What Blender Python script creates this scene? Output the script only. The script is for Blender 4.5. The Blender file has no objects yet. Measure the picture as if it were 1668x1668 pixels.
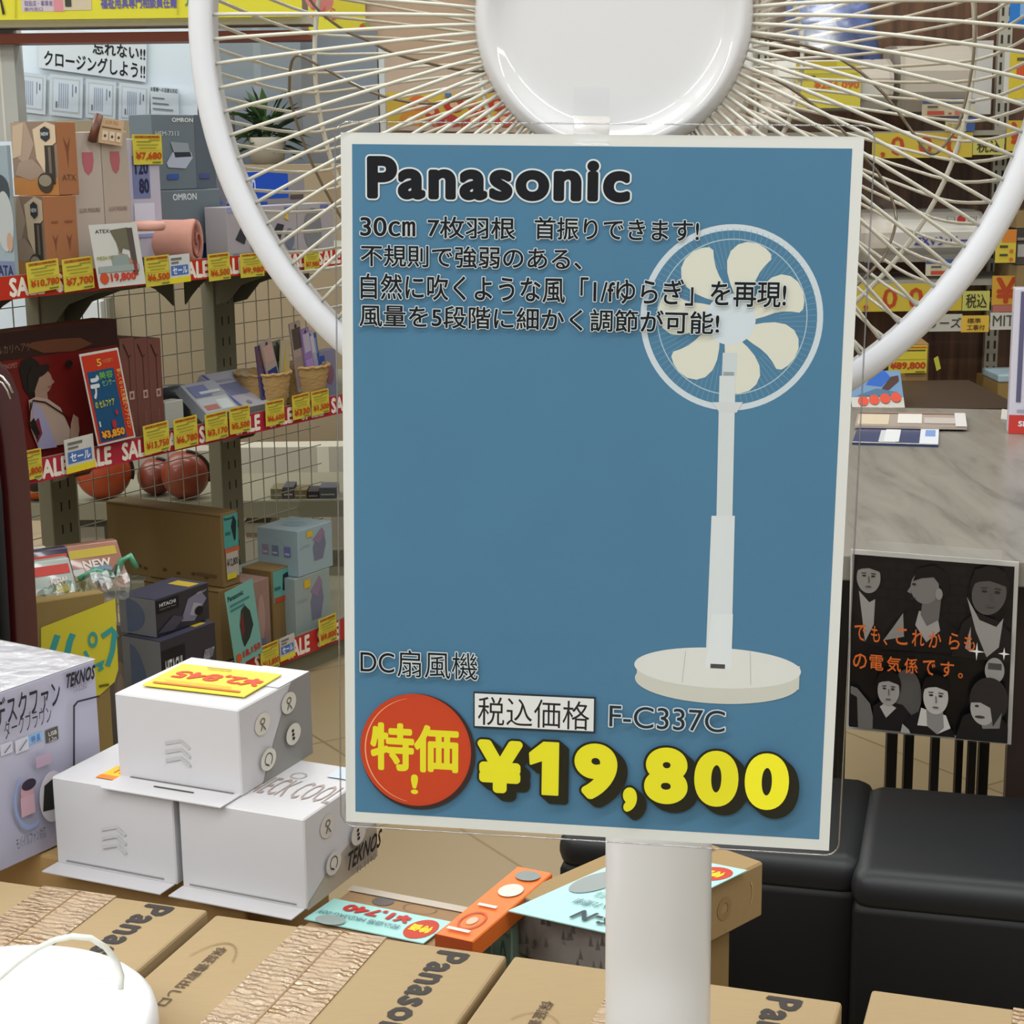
import bpy, bmesh, math, random
import numpy as np
from mathutils import Vector, Matrix
random.seed(7)
SC = bpy.context.scene
COL = SC.collection
PI = math.pi

# ------------------------------------------------------------------ camera
F = 2800.0                       # focal length in pixels of the 1668 px frame
PITCH = math.atan(589 / F)
ROLL = math.radians(0.7)
CAMZ = 1.15
_R = Vector((1, 0, 0)); _U = Vector((0, math.sin(PITCH), math.cos(PITCH))); FW = Vector((0, math.cos(PITCH), -math.sin(PITCH)))
RR = _R * math.cos(ROLL) - _U * math.sin(ROLL)
UU = _U * math.cos(ROLL) + _R * math.sin(ROLL)
CAM = Vector((0, 0, CAMZ))
cd = bpy.data.cameras.new('camera'); cam = bpy.data.objects.new('camera', cd); COL.objects.link(cam)
cd.sensor_width = 36; cd.sensor_fit = 'HORIZONTAL'; cd.lens = F / 1668 * 36
cd.clip_start = 0.02; cd.clip_end = 60
cam.matrix_world = Matrix(((RR.x, UU.x, -FW.x, CAM.x), (RR.y, UU.y, -FW.y, CAM.y), (RR.z, UU.z, -FW.z, CAM.z), (0, 0, 0, 1)))
SC.camera = cam
SC.view_settings.view_transform = 'Standard'; SC.view_settings.look = 'None'
SC.view_settings.gamma = 1; SC.view_settings.use_curve_mapping = False
SC.view_settings.exposure = -0.12

# ------------------------------------------------------------------ world and shop lamps
w = bpy.data.worlds.new('world'); SC.world = w; w.use_nodes = True
w.node_tree.nodes['Background'].inputs[0].default_value = (0.97, 0.99, 1.0, 1)
w.node_tree.nodes['Background'].inputs[1].default_value = 0.62
CEIL = 2.75
def area(x, y, sx, sy, power, z=CEIL - 0.06, col=(0.96, 0.99, 1.0)):
    l = bpy.data.lights.new('ceiling_tube_light', 'AREA'); l.shape = 'RECTANGLE'; l.size = sx; l.size_y = sy
    l.energy = power; l.color = col
    o = bpy.data.objects.new('ceiling_tube_light', l); COL.objects.link(o); o.location = (x, y, z)
    return o
LAMPS = [(x, y) for y in (-1.6, 0.2, 2.2, 3.9, 5.35, 6.6) for x in (-2.7, 0.0, 2.7)]
for x, y in LAMPS: area(x, y, 2.4, 0.16, (42 if y < 1 else 26) * (1.35 if x < -1 else 0.45 if x > 1 else 1.0))

# ------------------------------------------------------------------ pixel <-> world measuring helpers
def ray(px, py): return (FW * F + RR * (px - 834) + UU * (834 - py)).normalized()
def proj(p):
    d = Vector(p) - CAM; z = d.dot(FW)
    return 834 + F * d.dot(RR) / z, 834 - F * d.dot(UU) / z
def at_z(px, py, z): r = ray(px, py); return CAM + r * ((z - CAMZ) / r.z)
def at_y(px, py, y): r = ray(px, py); return CAM + r * (y / r.y)
def on_plane(px, py, p, n): r = ray(px, py); return CAM + r * ((Vector(p) - CAM).dot(n) / r.dot(n))
def solve_px(C, a, px, lo=0.0, hi=3.0):
    "length t so that C + a t lands on image column px"
    f = lambda t: proj(C + a * t)[0] - px
    s = f(lo)
    if s * f(hi) > 0: return hi
    for _ in range(50):
        m = (lo + hi) / 2
        if f(m) * s > 0: lo = m
        else: hi = m
    return lo
def solve_py(C, a, py, lo=0.0, hi=3.0):
    f = lambda t: proj(C + a * t)[1] - py
    s = f(lo)
    for _ in range(50):
        m = (lo + hi) / 2
        if f(m) * s > 0: lo = m
        else: hi = m
    return lo
Z = Vector((0, 0, 1))

# ------------------------------------------------------------------ materials
def lin(c): return c / 12.92 if c <= 0.04045 else ((c + 0.055) / 1.055) ** 2.4
SPEC = [None]
def rgb(h):
    h = h.lstrip('#'); return tuple(lin(int(h[i:i + 2], 16) / 255) for i in (0, 2, 4)) + (1,)
_M = {}
def mat(h, rough=0.55, metal=0.0, noise=0.0, scale=40.0, spec=0.4, coat=0.0, bump=0.0, stretch=(1, 1, 1)):
    k = (h, rough, metal, noise, scale, spec, coat, bump, stretch)
    if k in _M: return _M[k]
    m = bpy.data.materials.new('m_' + h.strip('#')); m.use_nodes = True; nt = m.node_tree; b = nt.nodes['Principled BSDF']
    b.inputs['Base Color'].default_value = rgb(h); b.inputs['Roughness'].default_value = rough
    b.inputs['Metallic'].default_value = metal; b.inputs['Specular IOR Level'].default_value = spec
    b.inputs['Coat Weight'].default_value = coat; b.inputs['Coat Roughness'].default_value = 0.08
    if noise or bump:
        tc = nt.nodes.new('ShaderNodeTexCoord'); mp = nt.nodes.new('ShaderNodeMapping'); mp.inputs['Scale'].default_value = stretch
        n = nt.nodes.new('ShaderNodeTexNoise'); n.inputs['Scale'].default_value = scale; n.inputs['Detail'].default_value = 4
        nt.links.new(tc.outputs['Object'], mp.inputs[0]); nt.links.new(mp.outputs[0], n.inputs[0])
        if noise:
            r = nt.nodes.new('ShaderNodeMapRange'); r.inputs[3].default_value = 1 - noise; r.inputs[4].default_value = 1 + noise
            mx = nt.nodes.new('ShaderNodeVectorMath'); mx.operation = 'SCALE'; mx.inputs[0].default_value = rgb(h)[:3]
            nt.links.new(n.outputs[0], r.inputs[0]); nt.links.new(r.outputs[0], mx.inputs['Scale']); nt.links.new(mx.outputs[0], b.inputs['Base Color'])
        if bump:
            bp = nt.nodes.new('ShaderNodeBump'); bp.inputs['Strength'].default_value = bump; bp.inputs['Distance'].default_value = 0.002
            nt.links.new(n.outputs[0], bp.inputs['Height']); nt.links.new(bp.outputs[0], b.inputs['Normal'])
    _M[k] = m; return m
def clear(name, tint=(0.95, 0.95, 0.95), fac=0.08, rough=0.03, bump=0.0, fres=1.0):
    if name in _M: return _M[name]
    m = bpy.data.materials.new(name); m.use_nodes = True; nt = m.node_tree; nt.nodes.clear()
    o = nt.nodes.new('ShaderNodeOutputMaterial'); mx = nt.nodes.new('ShaderNodeMixShader'); t = nt.nodes.new('ShaderNodeBsdfTransparent'); g = nt.nodes.new('ShaderNodeBsdfGlossy')
    t.inputs[0].default_value = tint + (1,); g.inputs['Roughness'].default_value = rough
    fr = nt.nodes.new('ShaderNodeFresnel'); fr.inputs[0].default_value = 1.45
    ad = nt.nodes.new('ShaderNodeMath'); ad.operation = 'ADD'; ad.inputs[1].default_value = fac; ad.use_clamp = True
    fm = nt.nodes.new('ShaderNodeMath'); fm.operation = 'MULTIPLY'; fm.inputs[1].default_value = fres; nt.links.new(fr.outputs[0], fm.inputs[0])
    nt.links.new(fm.outputs[0], ad.inputs[0]); nt.links.new(ad.outputs[0], mx.inputs[0])
    nt.links.new(t.outputs[0], mx.inputs[1]); nt.links.new(g.outputs[0], mx.inputs[2]); nt.links.new(mx.outputs[0], o.inputs[0])
    if bump:
        n = nt.nodes.new('ShaderNodeTexNoise'); n.inputs['Scale'].default_value = 45; n.inputs['Detail'].default_value = 3
        tc = nt.nodes.new('ShaderNodeTexCoord'); nt.links.new(tc.outputs['Object'], n.inputs[0])
        bp = nt.nodes.new('ShaderNodeBump'); bp.inputs['Strength'].default_value = bump; bp.inputs['Distance'].default_value = 0.004
        nt.links.new(n.outputs[0], bp.inputs['Height']); nt.links.new(bp.outputs[0], g.inputs['Normal'])
    _M[name] = m; return m

# ------------------------------------------------------------------ mesh builder
WLOC = {}
class MB:
    def __init__(s): s.v = []; s.f = []; s.m = []; s.mats = []; s.sm = []
    def mi(s, m):
        if isinstance(m, str): m = mat(m)
        if m not in s.mats: s.mats.append(m)
        return s.mats.index(m)
    def add(s, vs, fs, m, smooth=False):
        b = len(s.v); i = s.mi(m)
        s.v.extend(Vector(v) for v in vs)
        for f in fs: s.f.append([b + k for k in f]); s.m.append(i); s.sm.append(smooth)
        return s
    def quad(s, a, b, c, d, m): return s.add((a, b, c, d), ((0, 1, 2, 3),), m)
    def box(s, O, a, b, c, m, bevel=0.0, seg=2, smooth=None):
        "O = one corner, a b c = full edge vectors"
        O = Vector(O); a, b, c = Vector(a), Vector(b), Vector(c)
        if a.cross(b).dot(c) < 0: a, b = b, a
        P = [O, O + a, O + a + b, O + b]; P += [p + c for p in P]
        fs = ((3, 2, 1, 0), (4, 5, 6, 7), (0, 1, 5, 4), (1, 2, 6, 5), (2, 3, 7, 6), (3, 0, 4, 7))
        if not bevel: return s.add(P, fs, m)
        bm = bmesh.new(); vs = [bm.verts.new(p) for p in P]
        for f in fs: bm.faces.new([vs[i] for i in f])
        bmesh.ops.bevel(bm, geom=bm.edges[:], offset=bevel, segments=seg, profile=0.5, affect='EDGES')
        bm.verts.index_update()
        s.add([v.co.copy() for v in bm.verts], [[v.index for v in f.verts] for f in bm.faces], m, (bevel > 0.004) if smooth is None else smooth)
        bm.free(); return s
    def tube(s, pts, r, m, closed=False, n=6, flat=None):
        pts = [Vector(p) for p in pts]; N = len(pts); vs = []; fs = []; prev = None
        for i, p in enumerate(pts):
            t = (pts[(i + 1) % N] - pts[i - 1]) if closed else (pts[min(i + 1, N - 1)] - pts[max(i - 1, 0)])
            t.normalize()
            if prev is None:
                x = t.orthogonal().normalized()
            else: x = (prev - t * prev.dot(t)).normalized()
            prev = x; y = t.cross(x); rr = r[i] if isinstance(r, (list, tuple)) else r
            for k in range(n):
                A = 2 * PI * k / n; vs.append(p + x * math.cos(A) * rr + y * math.sin(A) * rr)
        for i in range(N if closed else N - 1):
            j = (i + 1) % N
            for k in range(n):
                fs.append((i * n + k, i * n + (k + 1) % n, j * n + (k + 1) % n, j * n + k))
        if not closed: fs.append(tuple(range(n))[::-1]); fs.append(tuple((N - 1) * n + k for k in range(n)))
        return s.add(vs, fs, m, True)
    def lathe(s, O, ax, prof, m, n=48, smooth=True, x=None, a0=0, a1=2 * PI):
        "prof = (radius, height along ax)"
        O = Vector(O); ax = Vector(ax).normalized(); x = Vector(x).normalized() if x is not None else ax.orthogonal().normalized(); y = ax.cross(x)
        vs = []; fs = []; full = abs(a1 - a0 - 2 * PI) < 1e-6; nn = n if full else n + 1
        for r, h in prof:
            for k in range(nn):
                A = a0 + (a1 - a0) * k / n; vs.append(O + ax * h + (x * math.cos(A) + y * math.sin(A)) * max(r, 1e-5))
        for i in range(len(prof) - 1):
            for k in range(n):
                k2 = (k + 1) % nn
                fs.append((i * nn + k, i * nn + k2, (i + 1) * nn + k2, (i + 1) * nn + k))
        return s.add(vs, fs, m, smooth)
    def obj(s, name, parent=None, label=None, cat=None, group=None, kind=None, loc=None, thick=0):
        if loc is None:
            xs = np.array([tuple(v) for v in s.v]); lo, hi = xs.min(0), xs.max(0)
            loc = Vector(((lo[0] + hi[0]) / 2, (lo[1] + hi[1]) / 2, lo[2]))
        loc = Vector(loc)
        me = bpy.data.meshes.new(name); me.from_pydata([tuple(v - loc) for v in s.v], [], s.f)
        for m in s.mats: me.materials.append(m)
        me.polygons.foreach_set('material_index', s.m); me.polygons.foreach_set('use_smooth', s.sm); me.update()
        o = bpy.data.objects.new(name, me); COL.objects.link(o); WLOC[o.name] = loc
        if parent is not None: o.parent = parent; o.location = loc - WLOC[parent.name]
        else: o.location = loc
        tag(o, label, cat, group, kind)
        if thick:
            md = o.modifiers.new('thickness', 'SOLIDIFY'); md.thickness = thick; md.offset = -1
        return o
def tag(o, label=None, cat=None, group=None, kind=None):
    if label: o['label'] = label
    if cat: o['category'] = cat
    if group: o['group'] = group
    if kind: o['kind'] = kind
    return o
def thing(name, label, cat, loc, group=None):
    o = bpy.data.objects.new(name, None); COL.objects.link(o); o.location = loc; o.empty_display_size = 0.05
    WLOC[o.name] = Vector(loc); return tag(o, label, cat, group)

# ------------------------------------------------------------------ printed faces
_T = {}
def glyphs(s, off, sp=1.0):
    k = (s, off, sp)
    if k not in _T:
        c = bpy.data.curves.new('t', 'FONT'); c.body = s; c.size = 1; c.resolution_u = off; c.space_character = sp
        o = bpy.data.objects.new('t', c); COL.objects.link(o); dg = bpy.context.evaluated_depsgraph_get()
        m = bpy.data.meshes.new_from_object(o.evaluated_get(dg))
        _T[k] = ([(v.co.x, v.co.y) for v in m.vertices], [tuple(p.vertices) for p in m.polygons])
        bpy.data.objects.remove(o); bpy.data.curves.remove(c); bpy.data.meshes.remove(m)
    return _T[k]
class CV:
    "a printed face: O = lower-left corner as read, U = full width vector, V = full height vector"
    def __init__(s, mb, O, U, V, step=0.0003, lift=0.0006, rough=0.5, coat=0, fine=False, spec=0.3):
        s.fine = fine; s.spec = spec
        s.mb = mb; s.O = Vector(O); s.U = Vector(U); s.V = Vector(V); s.N = s.U.cross(s.V).normalized(); s.h = lift; s.step = step; s.rough = rough; s.coat = coat
    def mt(s, c): return mat(c, rough=s.rough, coat=s.coat, spec=s.spec) if isinstance(c, str) else c
    def P(s, px, py):
        p = on_plane(px, py, s.O, s.N) - s.O
        G = np.array([[s.U.dot(s.U), s.U.dot(s.V)], [s.U.dot(s.V), s.V.dot(s.V)]]); r = np.linalg.solve(G, (p.dot(s.U), p.dot(s.V)))
        return float(r[0]), float(r[1])
    def w(s, x, y): return s.O + s.U * x + s.V * y + s.N * s.h
    def up(s): s.h += s.step
    def poly(s, pts, c, px=False):
        if px: pts = [s.P(*p) for p in pts]
        from mathutils.geometry import tessellate_polygon
        v = [Vector((x, y, 0)) for x, y in pts]; tr = tessellate_polygon([v])
        fs = []
        for t in tr:
            a, b, d = (v[i] for i in t)
            fs.append(t if (b - a).cross(d - a).z > 0 else t[::-1])
        s.mb.add([s.w(x, y) for x, y in pts], fs, s.mt(c)); s.up(); return s
    def rect(s, x0, y0, x1, y1, c, px=False):
        if px:
            (x0, y0), (x1, y1) = s.P(x0, y1), s.P(x1, y0)
        s.mb.add([s.w(x0, y0), s.w(x1, y0), s.w(x1, y1), s.w(x0, y1)], ((0, 1, 2, 3),), s.mt(c)); s.up(); return s
    def ell(s, cx, cy, rx, ry, c, px=False, n=28, a0=0, a1=360, inner=0.0, rot=0):
        if px:
            x0, _ = s.P(cx - rx, cy); x1, _ = s.P(cx + rx, cy); _, y0 = s.P(cx, cy + ry); _, y1 = s.P(cx, cy - ry)
            cx, cy = (x0 + x1) / 2, (y0 + y1) / 2; rx, ry = abs(x1 - x0) / 2, abs(y1 - y0) / 2
        k0, k1 = math.radians(a0), math.radians(a1); vs = []; fs = []; R_ = math.radians(rot)
        for i in range(n + 1):
            A = k0 + (k1 - k0) * i / n
            for q in (inner, 1.0):
                ex, ey = math.cos(A) * rx * q, math.sin(A) * ry * q
                asp = s.V.length / s.U.length
                X = ex * math.cos(R_) - ey * asp * math.sin(R_); Y = (ex / asp) * math.sin(R_) + ey * math.cos(R_)
                vs.append(s.w(cx + X, cy + Y))
        for i in range(n): fs.append((2 * i, 2 * i + 1, 2 * i + 3, 2 * i + 2))
        s.mb.add(vs, fs, s.mt(c)); s.up(); return s
    def line(s, pts, wd, c, px=False):
        "polyline of width wd (metres)"
        if px: pts = [s.P(*p) for p in pts]
        Ul, Vl = s.U.length, s.V.length
        q = [Vector((x * Ul, y * Vl)) for x, y in pts]; vs = []; fs = []
        for i, p in enumerate(q):
            t = (q[min(i + 1, len(q) - 1)] - q[max(i - 1, 0)]).normalized(); n = Vector((-t.y, t.x)) * wd / 2
            for e in (p - n, p + n): vs.append(s.w(e.x / Ul, e.y / Vl))
        for i in range(len(q) - 1): fs.append((2 * i, 2 * i + 2, 2 * i + 3, 2 * i + 1))
        s.mb.add(vs, fs, s.mt(c)); s.up(); return s
    def text(s, t, x0, y0, x1, y1, c, bold=0.0, out=None, px=False, rot=0, shear=0.0, sh=None, pts=None, sp=1.0):
        "text stretched into the rectangle x0..x1, y0..y1 (px: y0 = top pixel, y1 = bottom pixel); rot: 90 = reads towards -V, 180 = upside down"
        if px:
            ym = (y0 + y1) / 2; xm = (x0 + x1) / 2
            a = s.P(x0, ym)[0]; b = s.P(x1, ym)[0]; d = s.P(xm, y1)[1]; e = s.P(xm, y0)[1]
            x0, x1, y0, y1 = a, b, d, e
        vb, fb = (glyphs(t, 8 if s.fine else 2, sp) if not pts else (pts, [tuple(range(len(pts)))])); xs = [v[0] for v in vb]; ys = [v[1] for v in vb]
        if not xs: return s
        bx, by = min(xs) - bold, min(ys) - bold; bw, bh = max(xs) - min(xs) + 2 * bold, max(ys) - min(ys) + 2 * bold
        def put(r, col, dx=0, dy=0, n=8):
            vs = []; fs = []; N = n if r > 0.004 else 1; h0 = s.h
            for k in range(N):
                A = 2 * PI * k / n + 0.3; r_ = r if r > 0.004 else 0
                gx, gy = r_ * math.cos(A), r_ * math.sin(A); b0 = len(vs); s.h = h0 + s.step * 0.12 * k
                for X, Y in vb:
                    u, v = (X + gx - bx) / bw + shear * (Y - by) / bh, (Y + gy - by) / bh
                    if rot == 180: u, v = 1 - u, 1 - v
                    elif rot == 90: u, v = v, 1 - u
                    elif rot == -90: u, v = 1 - v, u
                    vs.append(s.w(x0 + (x1 - x0) * u + dx, y0 + (y1 - y0) * v + dy))
                fs += [[i + b0 for i in f] for f in fb]
            s.mb.add(vs, fs, s.mt(col)); s.up()
        fine = 28 if s.fine else 5
        if sh:
            h0 = s.h
            for k in range(1, 6): s.h = h0 + s.step * 0.02 * k; put(bold + sh[1], sh[0], sh[2] * k / 5, sh[3] * k / 5, fine)
        if out: put(bold + out[1], out[0], n=fine)
        put(bold, c, n=28 if s.fine and bold > 0.035 else 8 if s.fine else 4); return s

# ------------------------------------------------------------------ boxes measured from the photograph
class BX:
    "upright box: near vertical edge at C, face R runs along a (right, away), face L along b (left, away)"
    def __init__(s, C, a, b, w, d, h): s.C, s.a, s.b, s.w, s.d, s.h = Vector(C), a, b, w, d, h
    def make(s, m, bevel=0.0015): s.mb = MB(); s.mb.box(s.C, s.a * s.w, s.b * s.d, Z * s.h, m, bevel, 1, False); return s
    def R(s, **k): return CV(s.mb, s.C, s.a * s.w, Z * s.h, **k)
    def L(s, **k): return CV(s.mb, s.C + s.b * s.d, -s.b * s.d, Z * s.h, **k)
    def T(s, **k): return CV(s.mb, s.C + s.b * s.d + Z * s.h, -s.b * s.d, (s.b * 0 + s.a) * s.w, **k)
def yawdir(deg):
    t = math.radians(deg); return Vector((math.sin(t), math.cos(t), 0))
def cbox(cx, cy, right, left, other, z, yaw, anchor='bot', h=None, w=None, d=None):
    """near edge at column cx; cy = its bottom (anchor bot, z = base height) or top (anchor top, z = top height);
    other = pixel of the other end of that edge; right / left = columns where the two faces end"""
    a = yawdir(yaw); b = yawdir(yaw - 90)
    P = at_z(cx, cy, z)
    if anchor == 'bot':
        H = h if h else solve_py(P, Z, other); C = P
    else:
        H = h if h else solve_py(P, -Z, other); C = P - Z * H
    Q = C + Z * H * (0.5); e = proj(Q)[0] - cx
    return BX(C, a, b, w or solve_px(Q, a, right + e), d or solve_px(Q, b, left + e), H)

# ================================================================== SETTING
WALLY = 5.2
def floor_material():
    m = mat('A08E6E', rough=0.32, noise=0.07, scale=3.0); nt = m.node_tree; b = nt.nodes['Principled BSDF']
    br = nt.nodes.new('ShaderNodeTexBrick'); br.offset = 0.0; br.inputs['Scale'].default_value = 1.0
    br.inputs['Brick Width'].default_value = 0.45; br.inputs['Row Height'].default_value = 0.45; br.inputs['Mortar Size'].default_value = 0.003
    br.inputs['Color1'].default_value = (1, 1, 1, 1); br.inputs['Color2'].default_value = (0.9, 0.89, 0.87, 1); br.inputs['Mortar'].default_value = (0.62, 0.58, 0.5, 1)
    tc = nt.nodes.new('ShaderNodeTexCoord'); mp = nt.nodes.new('ShaderNodeMapping'); mp.inputs['Rotation'].default_value = (0, 0, math.radians(-32))
    nt.links.new(tc.outputs['Object'], mp.inputs[0]); nt.links.new(mp.outputs[0], br.inputs[0])
    mu = nt.nodes.new('ShaderNodeMix'); mu.data_type = 'RGBA'; mu.blend_type = 'MULTIPLY'; mu.inputs[0].default_value = 1
    src = b.inputs['Base Color'].links[0].from_socket
    nt.links.new(src, mu.inputs[6]); nt.links.new(br.outputs[0], mu.inputs[7]); nt.links.new(mu.outputs[2], b.inputs['Base Color'])
    return m
MB().box((-6, -3, -0.1), (12, 0, 0), (0, 13, 0), (0, 0, 0.1), floor_material()).obj('floor', kind='structure')
MB().box((-6, -3, CEIL), (12, 0, 0), (0, 13, 0), (0, 0, 0.1), mat('E8E6E0', 0.9)).obj('ceiling', kind='structure')
MB().box((-6, 9.6, 0), (12, 0, 0), (0, 0.1, 0), (0, 0, CEIL), mat('C9B8A6', 0.8)).obj('wall_back', kind='structure')
MB().box((-6, -3, 0), (0.1, 0, 0), (0, 12.6, 0), (0, 0, CEIL), mat('D8D6D0', 0.8)).obj('wall_left', kind='structure')
MB().box((5.9, -3, 0), (0.1, 0, 0), (0, 12.6, 0), (0, 0, CEIL), mat('CFC6B8', 0.8)).obj('wall_right', kind='structure')
for x, y in LAMPS:
    o = MB().box((x - 1.22, y - 0.1, CEIL - 0.045), (2.44, 0, 0), (0, 0.2, 0), (0, 0, 0.045), mat('F2F2F0', 0.5)).obj('ceiling_light', label='white ceiling batten lamp mounted over the shop aisle', cat='light', group='ceiling batten lamps over the aisles')

# ================================================================== PRICE SIGN (pose of a real 210 x 297 mm sheet)
def sheet_pose(dst, W, H):
    A = []
    for (x, y), (u, v) in zip([(0, 0), (W, 0), (W, H), (0, H)], dst):
        u -= 834; v -= 834
        A.append([x, y, 1, 0, 0, 0, -u * x, -u * y, -u]); A.append([0, 0, 0, x, y, 1, -v * x, -v * y, -v])
    h = np.linalg.svd(np.array(A))[2][-1].reshape(3, 3); k = np.diag([1 / F, 1 / F, 1]) @ h
    k /= (np.linalg.norm(k[:, 0]) + np.linalg.norm(k[:, 1])) / 2
    if k[2, 2] < 0: k = -k
    wv = lambda c: RR * c[0] - UU * c[1] + FW * c[2]
    r1 = wv(k[:, 0]).normalized(); r2 = wv(k[:, 1]); r2 = (r2 - r1 * r2.dot(r1)).normalized()
    return CAM + wv(k[:, 2]), r1, r2
TL, SX, SYD = sheet_pose([(554.8, 215.6), (1409.5, 222.8), (1350.5, 1384), (562.5, 1336)], 0.210, 0.297)
SN = SX.cross(-SYD).normalized()          # towards the viewer
sgn = thing('price_sign', 'large blue laminated price sign hanging on the front of the white fan', 'sign', TL + SX * 0.105 + SYD * 0.297)
mb = MB(); BL = TL + SYD * 0.297
mb.box(BL - SN * 0.0004, SX * 0.21, -SYD * 0.297, SN * 0.0004, mat('D4D6D2', 0.5))
c = CV(mb, BL, SX * 0.21, -SYD * 0.297, step=0.000014, lift=0.00006, rough=0.5, fine=True, spec=0.12)
BLUE = mat('4B7896', 0.5, spec=0.15, noise=0.045, scale=30)
c.poly([(573.5, 234.6), (1388.3, 242.1), (1334.3, 1367.3), (579, 1322)][::-1], BLUE, px=True)
WH = 'D9DCD8'; BK = '17181C'
# picture of the fan
FC = (1192, 517)
c.ell(*FC, 149, 152, 'C3CDD3', px=True, n=72, inner=0.935)
cx, cy = c.P(*FC); rx = c.P(FC[0] + 149, FC[1])[0] - cx; ry = cy - c.P(FC[0], FC[1] + 152)[1]
pale = mat('86A6B8', 0.5)
wl, hl = 0.21, 0.297
for k in range(90):
    A = 2 * PI * k / 90
    c.h -= c.step if k else 0
    c.line([(cx + rx * 0.52 * math.cos(A), cy + ry * 0.52 * math.sin(A)), (cx + rx * 0.94 * math.cos(A + 0.05), cy + ry * 0.94 * math.sin(A + 0.05))], 0.00018, mat('6E95AB', 0.5))
c.ell(cx, cy, rx * 0.83, ry * 0.83, mat('9DB6C2', 0.5), inner=0.985, n=64)
for k in range(7):
    A0 = math.radians(80 + k * 360 / 7)
    def bp(r, t): return (cx + rx * r * math.cos(A0 + math.radians(t)), cy + ry * r * math.sin(A0 + math.radians(t)))
    c.h -= c.step if k else 0
    c.poly([bp(0.25, 6), bp(0.36, 15), bp(0.48, 18), bp(0.6, 17), bp(0.7, 13), bp(0.77, 7), bp(0.81, 0), bp(0.82, -8), bp(0.81, -15), bp(0.785, -21), bp(0.74, -23.5), bp(0.66, -22), bp(0.56, -21), bp(0.46, -22), bp(0.36, -26), bp(0.25, -32)], 'CFD0C2')
c.ell(1190, 520, 41, 42, 'C6D1D8', px=True, n=36)
c.rect(1176, 575, 1201, 612, 'BFC9CC', px=True); c.rect(1178, 606, 1196, 615, '8E9A9E', px=True)
c.poly([(1172, 612), (1198, 612), (1193, 842), (1167, 842)], 'C9CFD0', px=True)
c.poly([(1160, 655), (1210, 655), (1200, 672), (1172, 672)], 'C6CBCB', px=True)
c.poly([(1159, 840), (1197, 840), (1191, 1085), (1149, 1085)], 'CDD4D6', px=True)
c.ell(1168, 1110, 134, 36, 'C3C4BA', px=True, n=60); c.rect(1037, 1085, 1303, 1110, 'C3C4BA', px=True)
c.ell(1169, 1088, 136, 33, 'D2D4D0', px=True, n=60)
c.poly([(1159, 1000), (1194, 1000), (1191, 1088), (1149, 1088)], 'D3D9DB', px=True)
c.rect(1157, 1082, 1181, 1088, '4A4A48', px=True)
c.line([(1117, 1060), (1111, 1112)], 0.0002, 'A9ABA5', px=True); c.line([(1222, 1062), (1223, 1115)], 0.0002, 'A9ABA5', px=True)
# lettering
def st(t, x0, y0, x1, y1, col=BK, bold=0.03, o=('C9D2D4', 0.034), **k): c.text(t, x0, y0, x1, y1, col, bold=bold, out=o, px=True, **k)
st('Panasonic', 598, 256, 1027, 327, bold=0.046, o=('D3DADB', 0.03), sp=1.13)
st('30㎝', 587, 354, 677, 385, bold=0.014); st('7枚羽根', 697, 353, 840, 389, bold=0.014); st('首振りできます!', 871, 355, 1139, 392, bold=0.014)
st('不規則で強弱のある、', 588, 401, 948, 437, bold=0.014)
st('自然に吹くような風「1/fゆらぎ」を再現!', 588, 451, 1281, 494, bold=0.014)
st('風量を5段階に細かく調節が可能!', 586, 501, 1172, 538, bold=0.014)
st('DC', 588, 1062, 643, 1094, bold=0, o=('C3CED2', 0.04)); st('扇風機', 648, 1060, 779, 1104, bold=0.0, o=('C3CED2', 0.035))
# sale roundel
c.ell(682, 1223, 93, 94, '3A2A28', px=True, n=64); c.ell(678, 1220, 90, 91, 'BC4327', px=True, n=64)
c.ell(679, 1221, 84, 85, 'E6A277', px=True, n=64, inner=0.955, a0=100, a1=260); c.ell(681, 1221, 84, 85, 'BF4527', px=True, n=64)
c.text('特価', 604, 1178, 748, 1256, 'DDD62E', bold=0.034, px=True); c.text('!', 670, 1260, 682, 1292, 'DDD62E', bold=0.03, px=True)
# boxed tax label, model number
c.poly([(772, 1125), (971, 1134), (970, 1193), (772, 1184)], '2B3138', px=True); c.poly([(774, 1128), (968, 1137), (967, 1190), (774, 1181)], 'D8DBDA', px=True)
c.text('税込価格', 779, 1137, 961, 1184, '2A2426', bold=0.004, px=True)
st('F-C337C', 993, 1152, 1181, 1187, col='22303A', bold=0, o=('C3CED2', 0.04))
ONE = [(0.0, 0.78), (0.48, 1.0), (1.0, 1.0), (1.0, 0.0), (0.46, 0.0), (0.46, 0.66), (0.03, 0.57)]
for t, x0, y0, x1, y1 in (('¥', 778, 1204, 852, 1290), ('1', 862, 1206, 911, 1293), ('9', 936, 1209, 1006, 1300), (',', 1015, 1280, 1038, 1320), ('8', 1050, 1215, 1121, 1307), ('0', 1131, 1220, 1203, 1311), ('0', 1213, 1224, 1285, 1316)):
    hh = c.h; one = [(x * 0.42, y * 0.72) for x, y in ONE][::-1] if t == '1' else None
    c.text(t, x0, y0, x1, y1, 'DFDA2C', bold=0.012 if one else 0.058, out=('26251A', 0.032), px=True, sh=('26251A', 0.032, 0.016, -0.0095), pts=one)
c.h = hh + 12 * c.step
mb.obj('printed_sheet', sgn)
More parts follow.
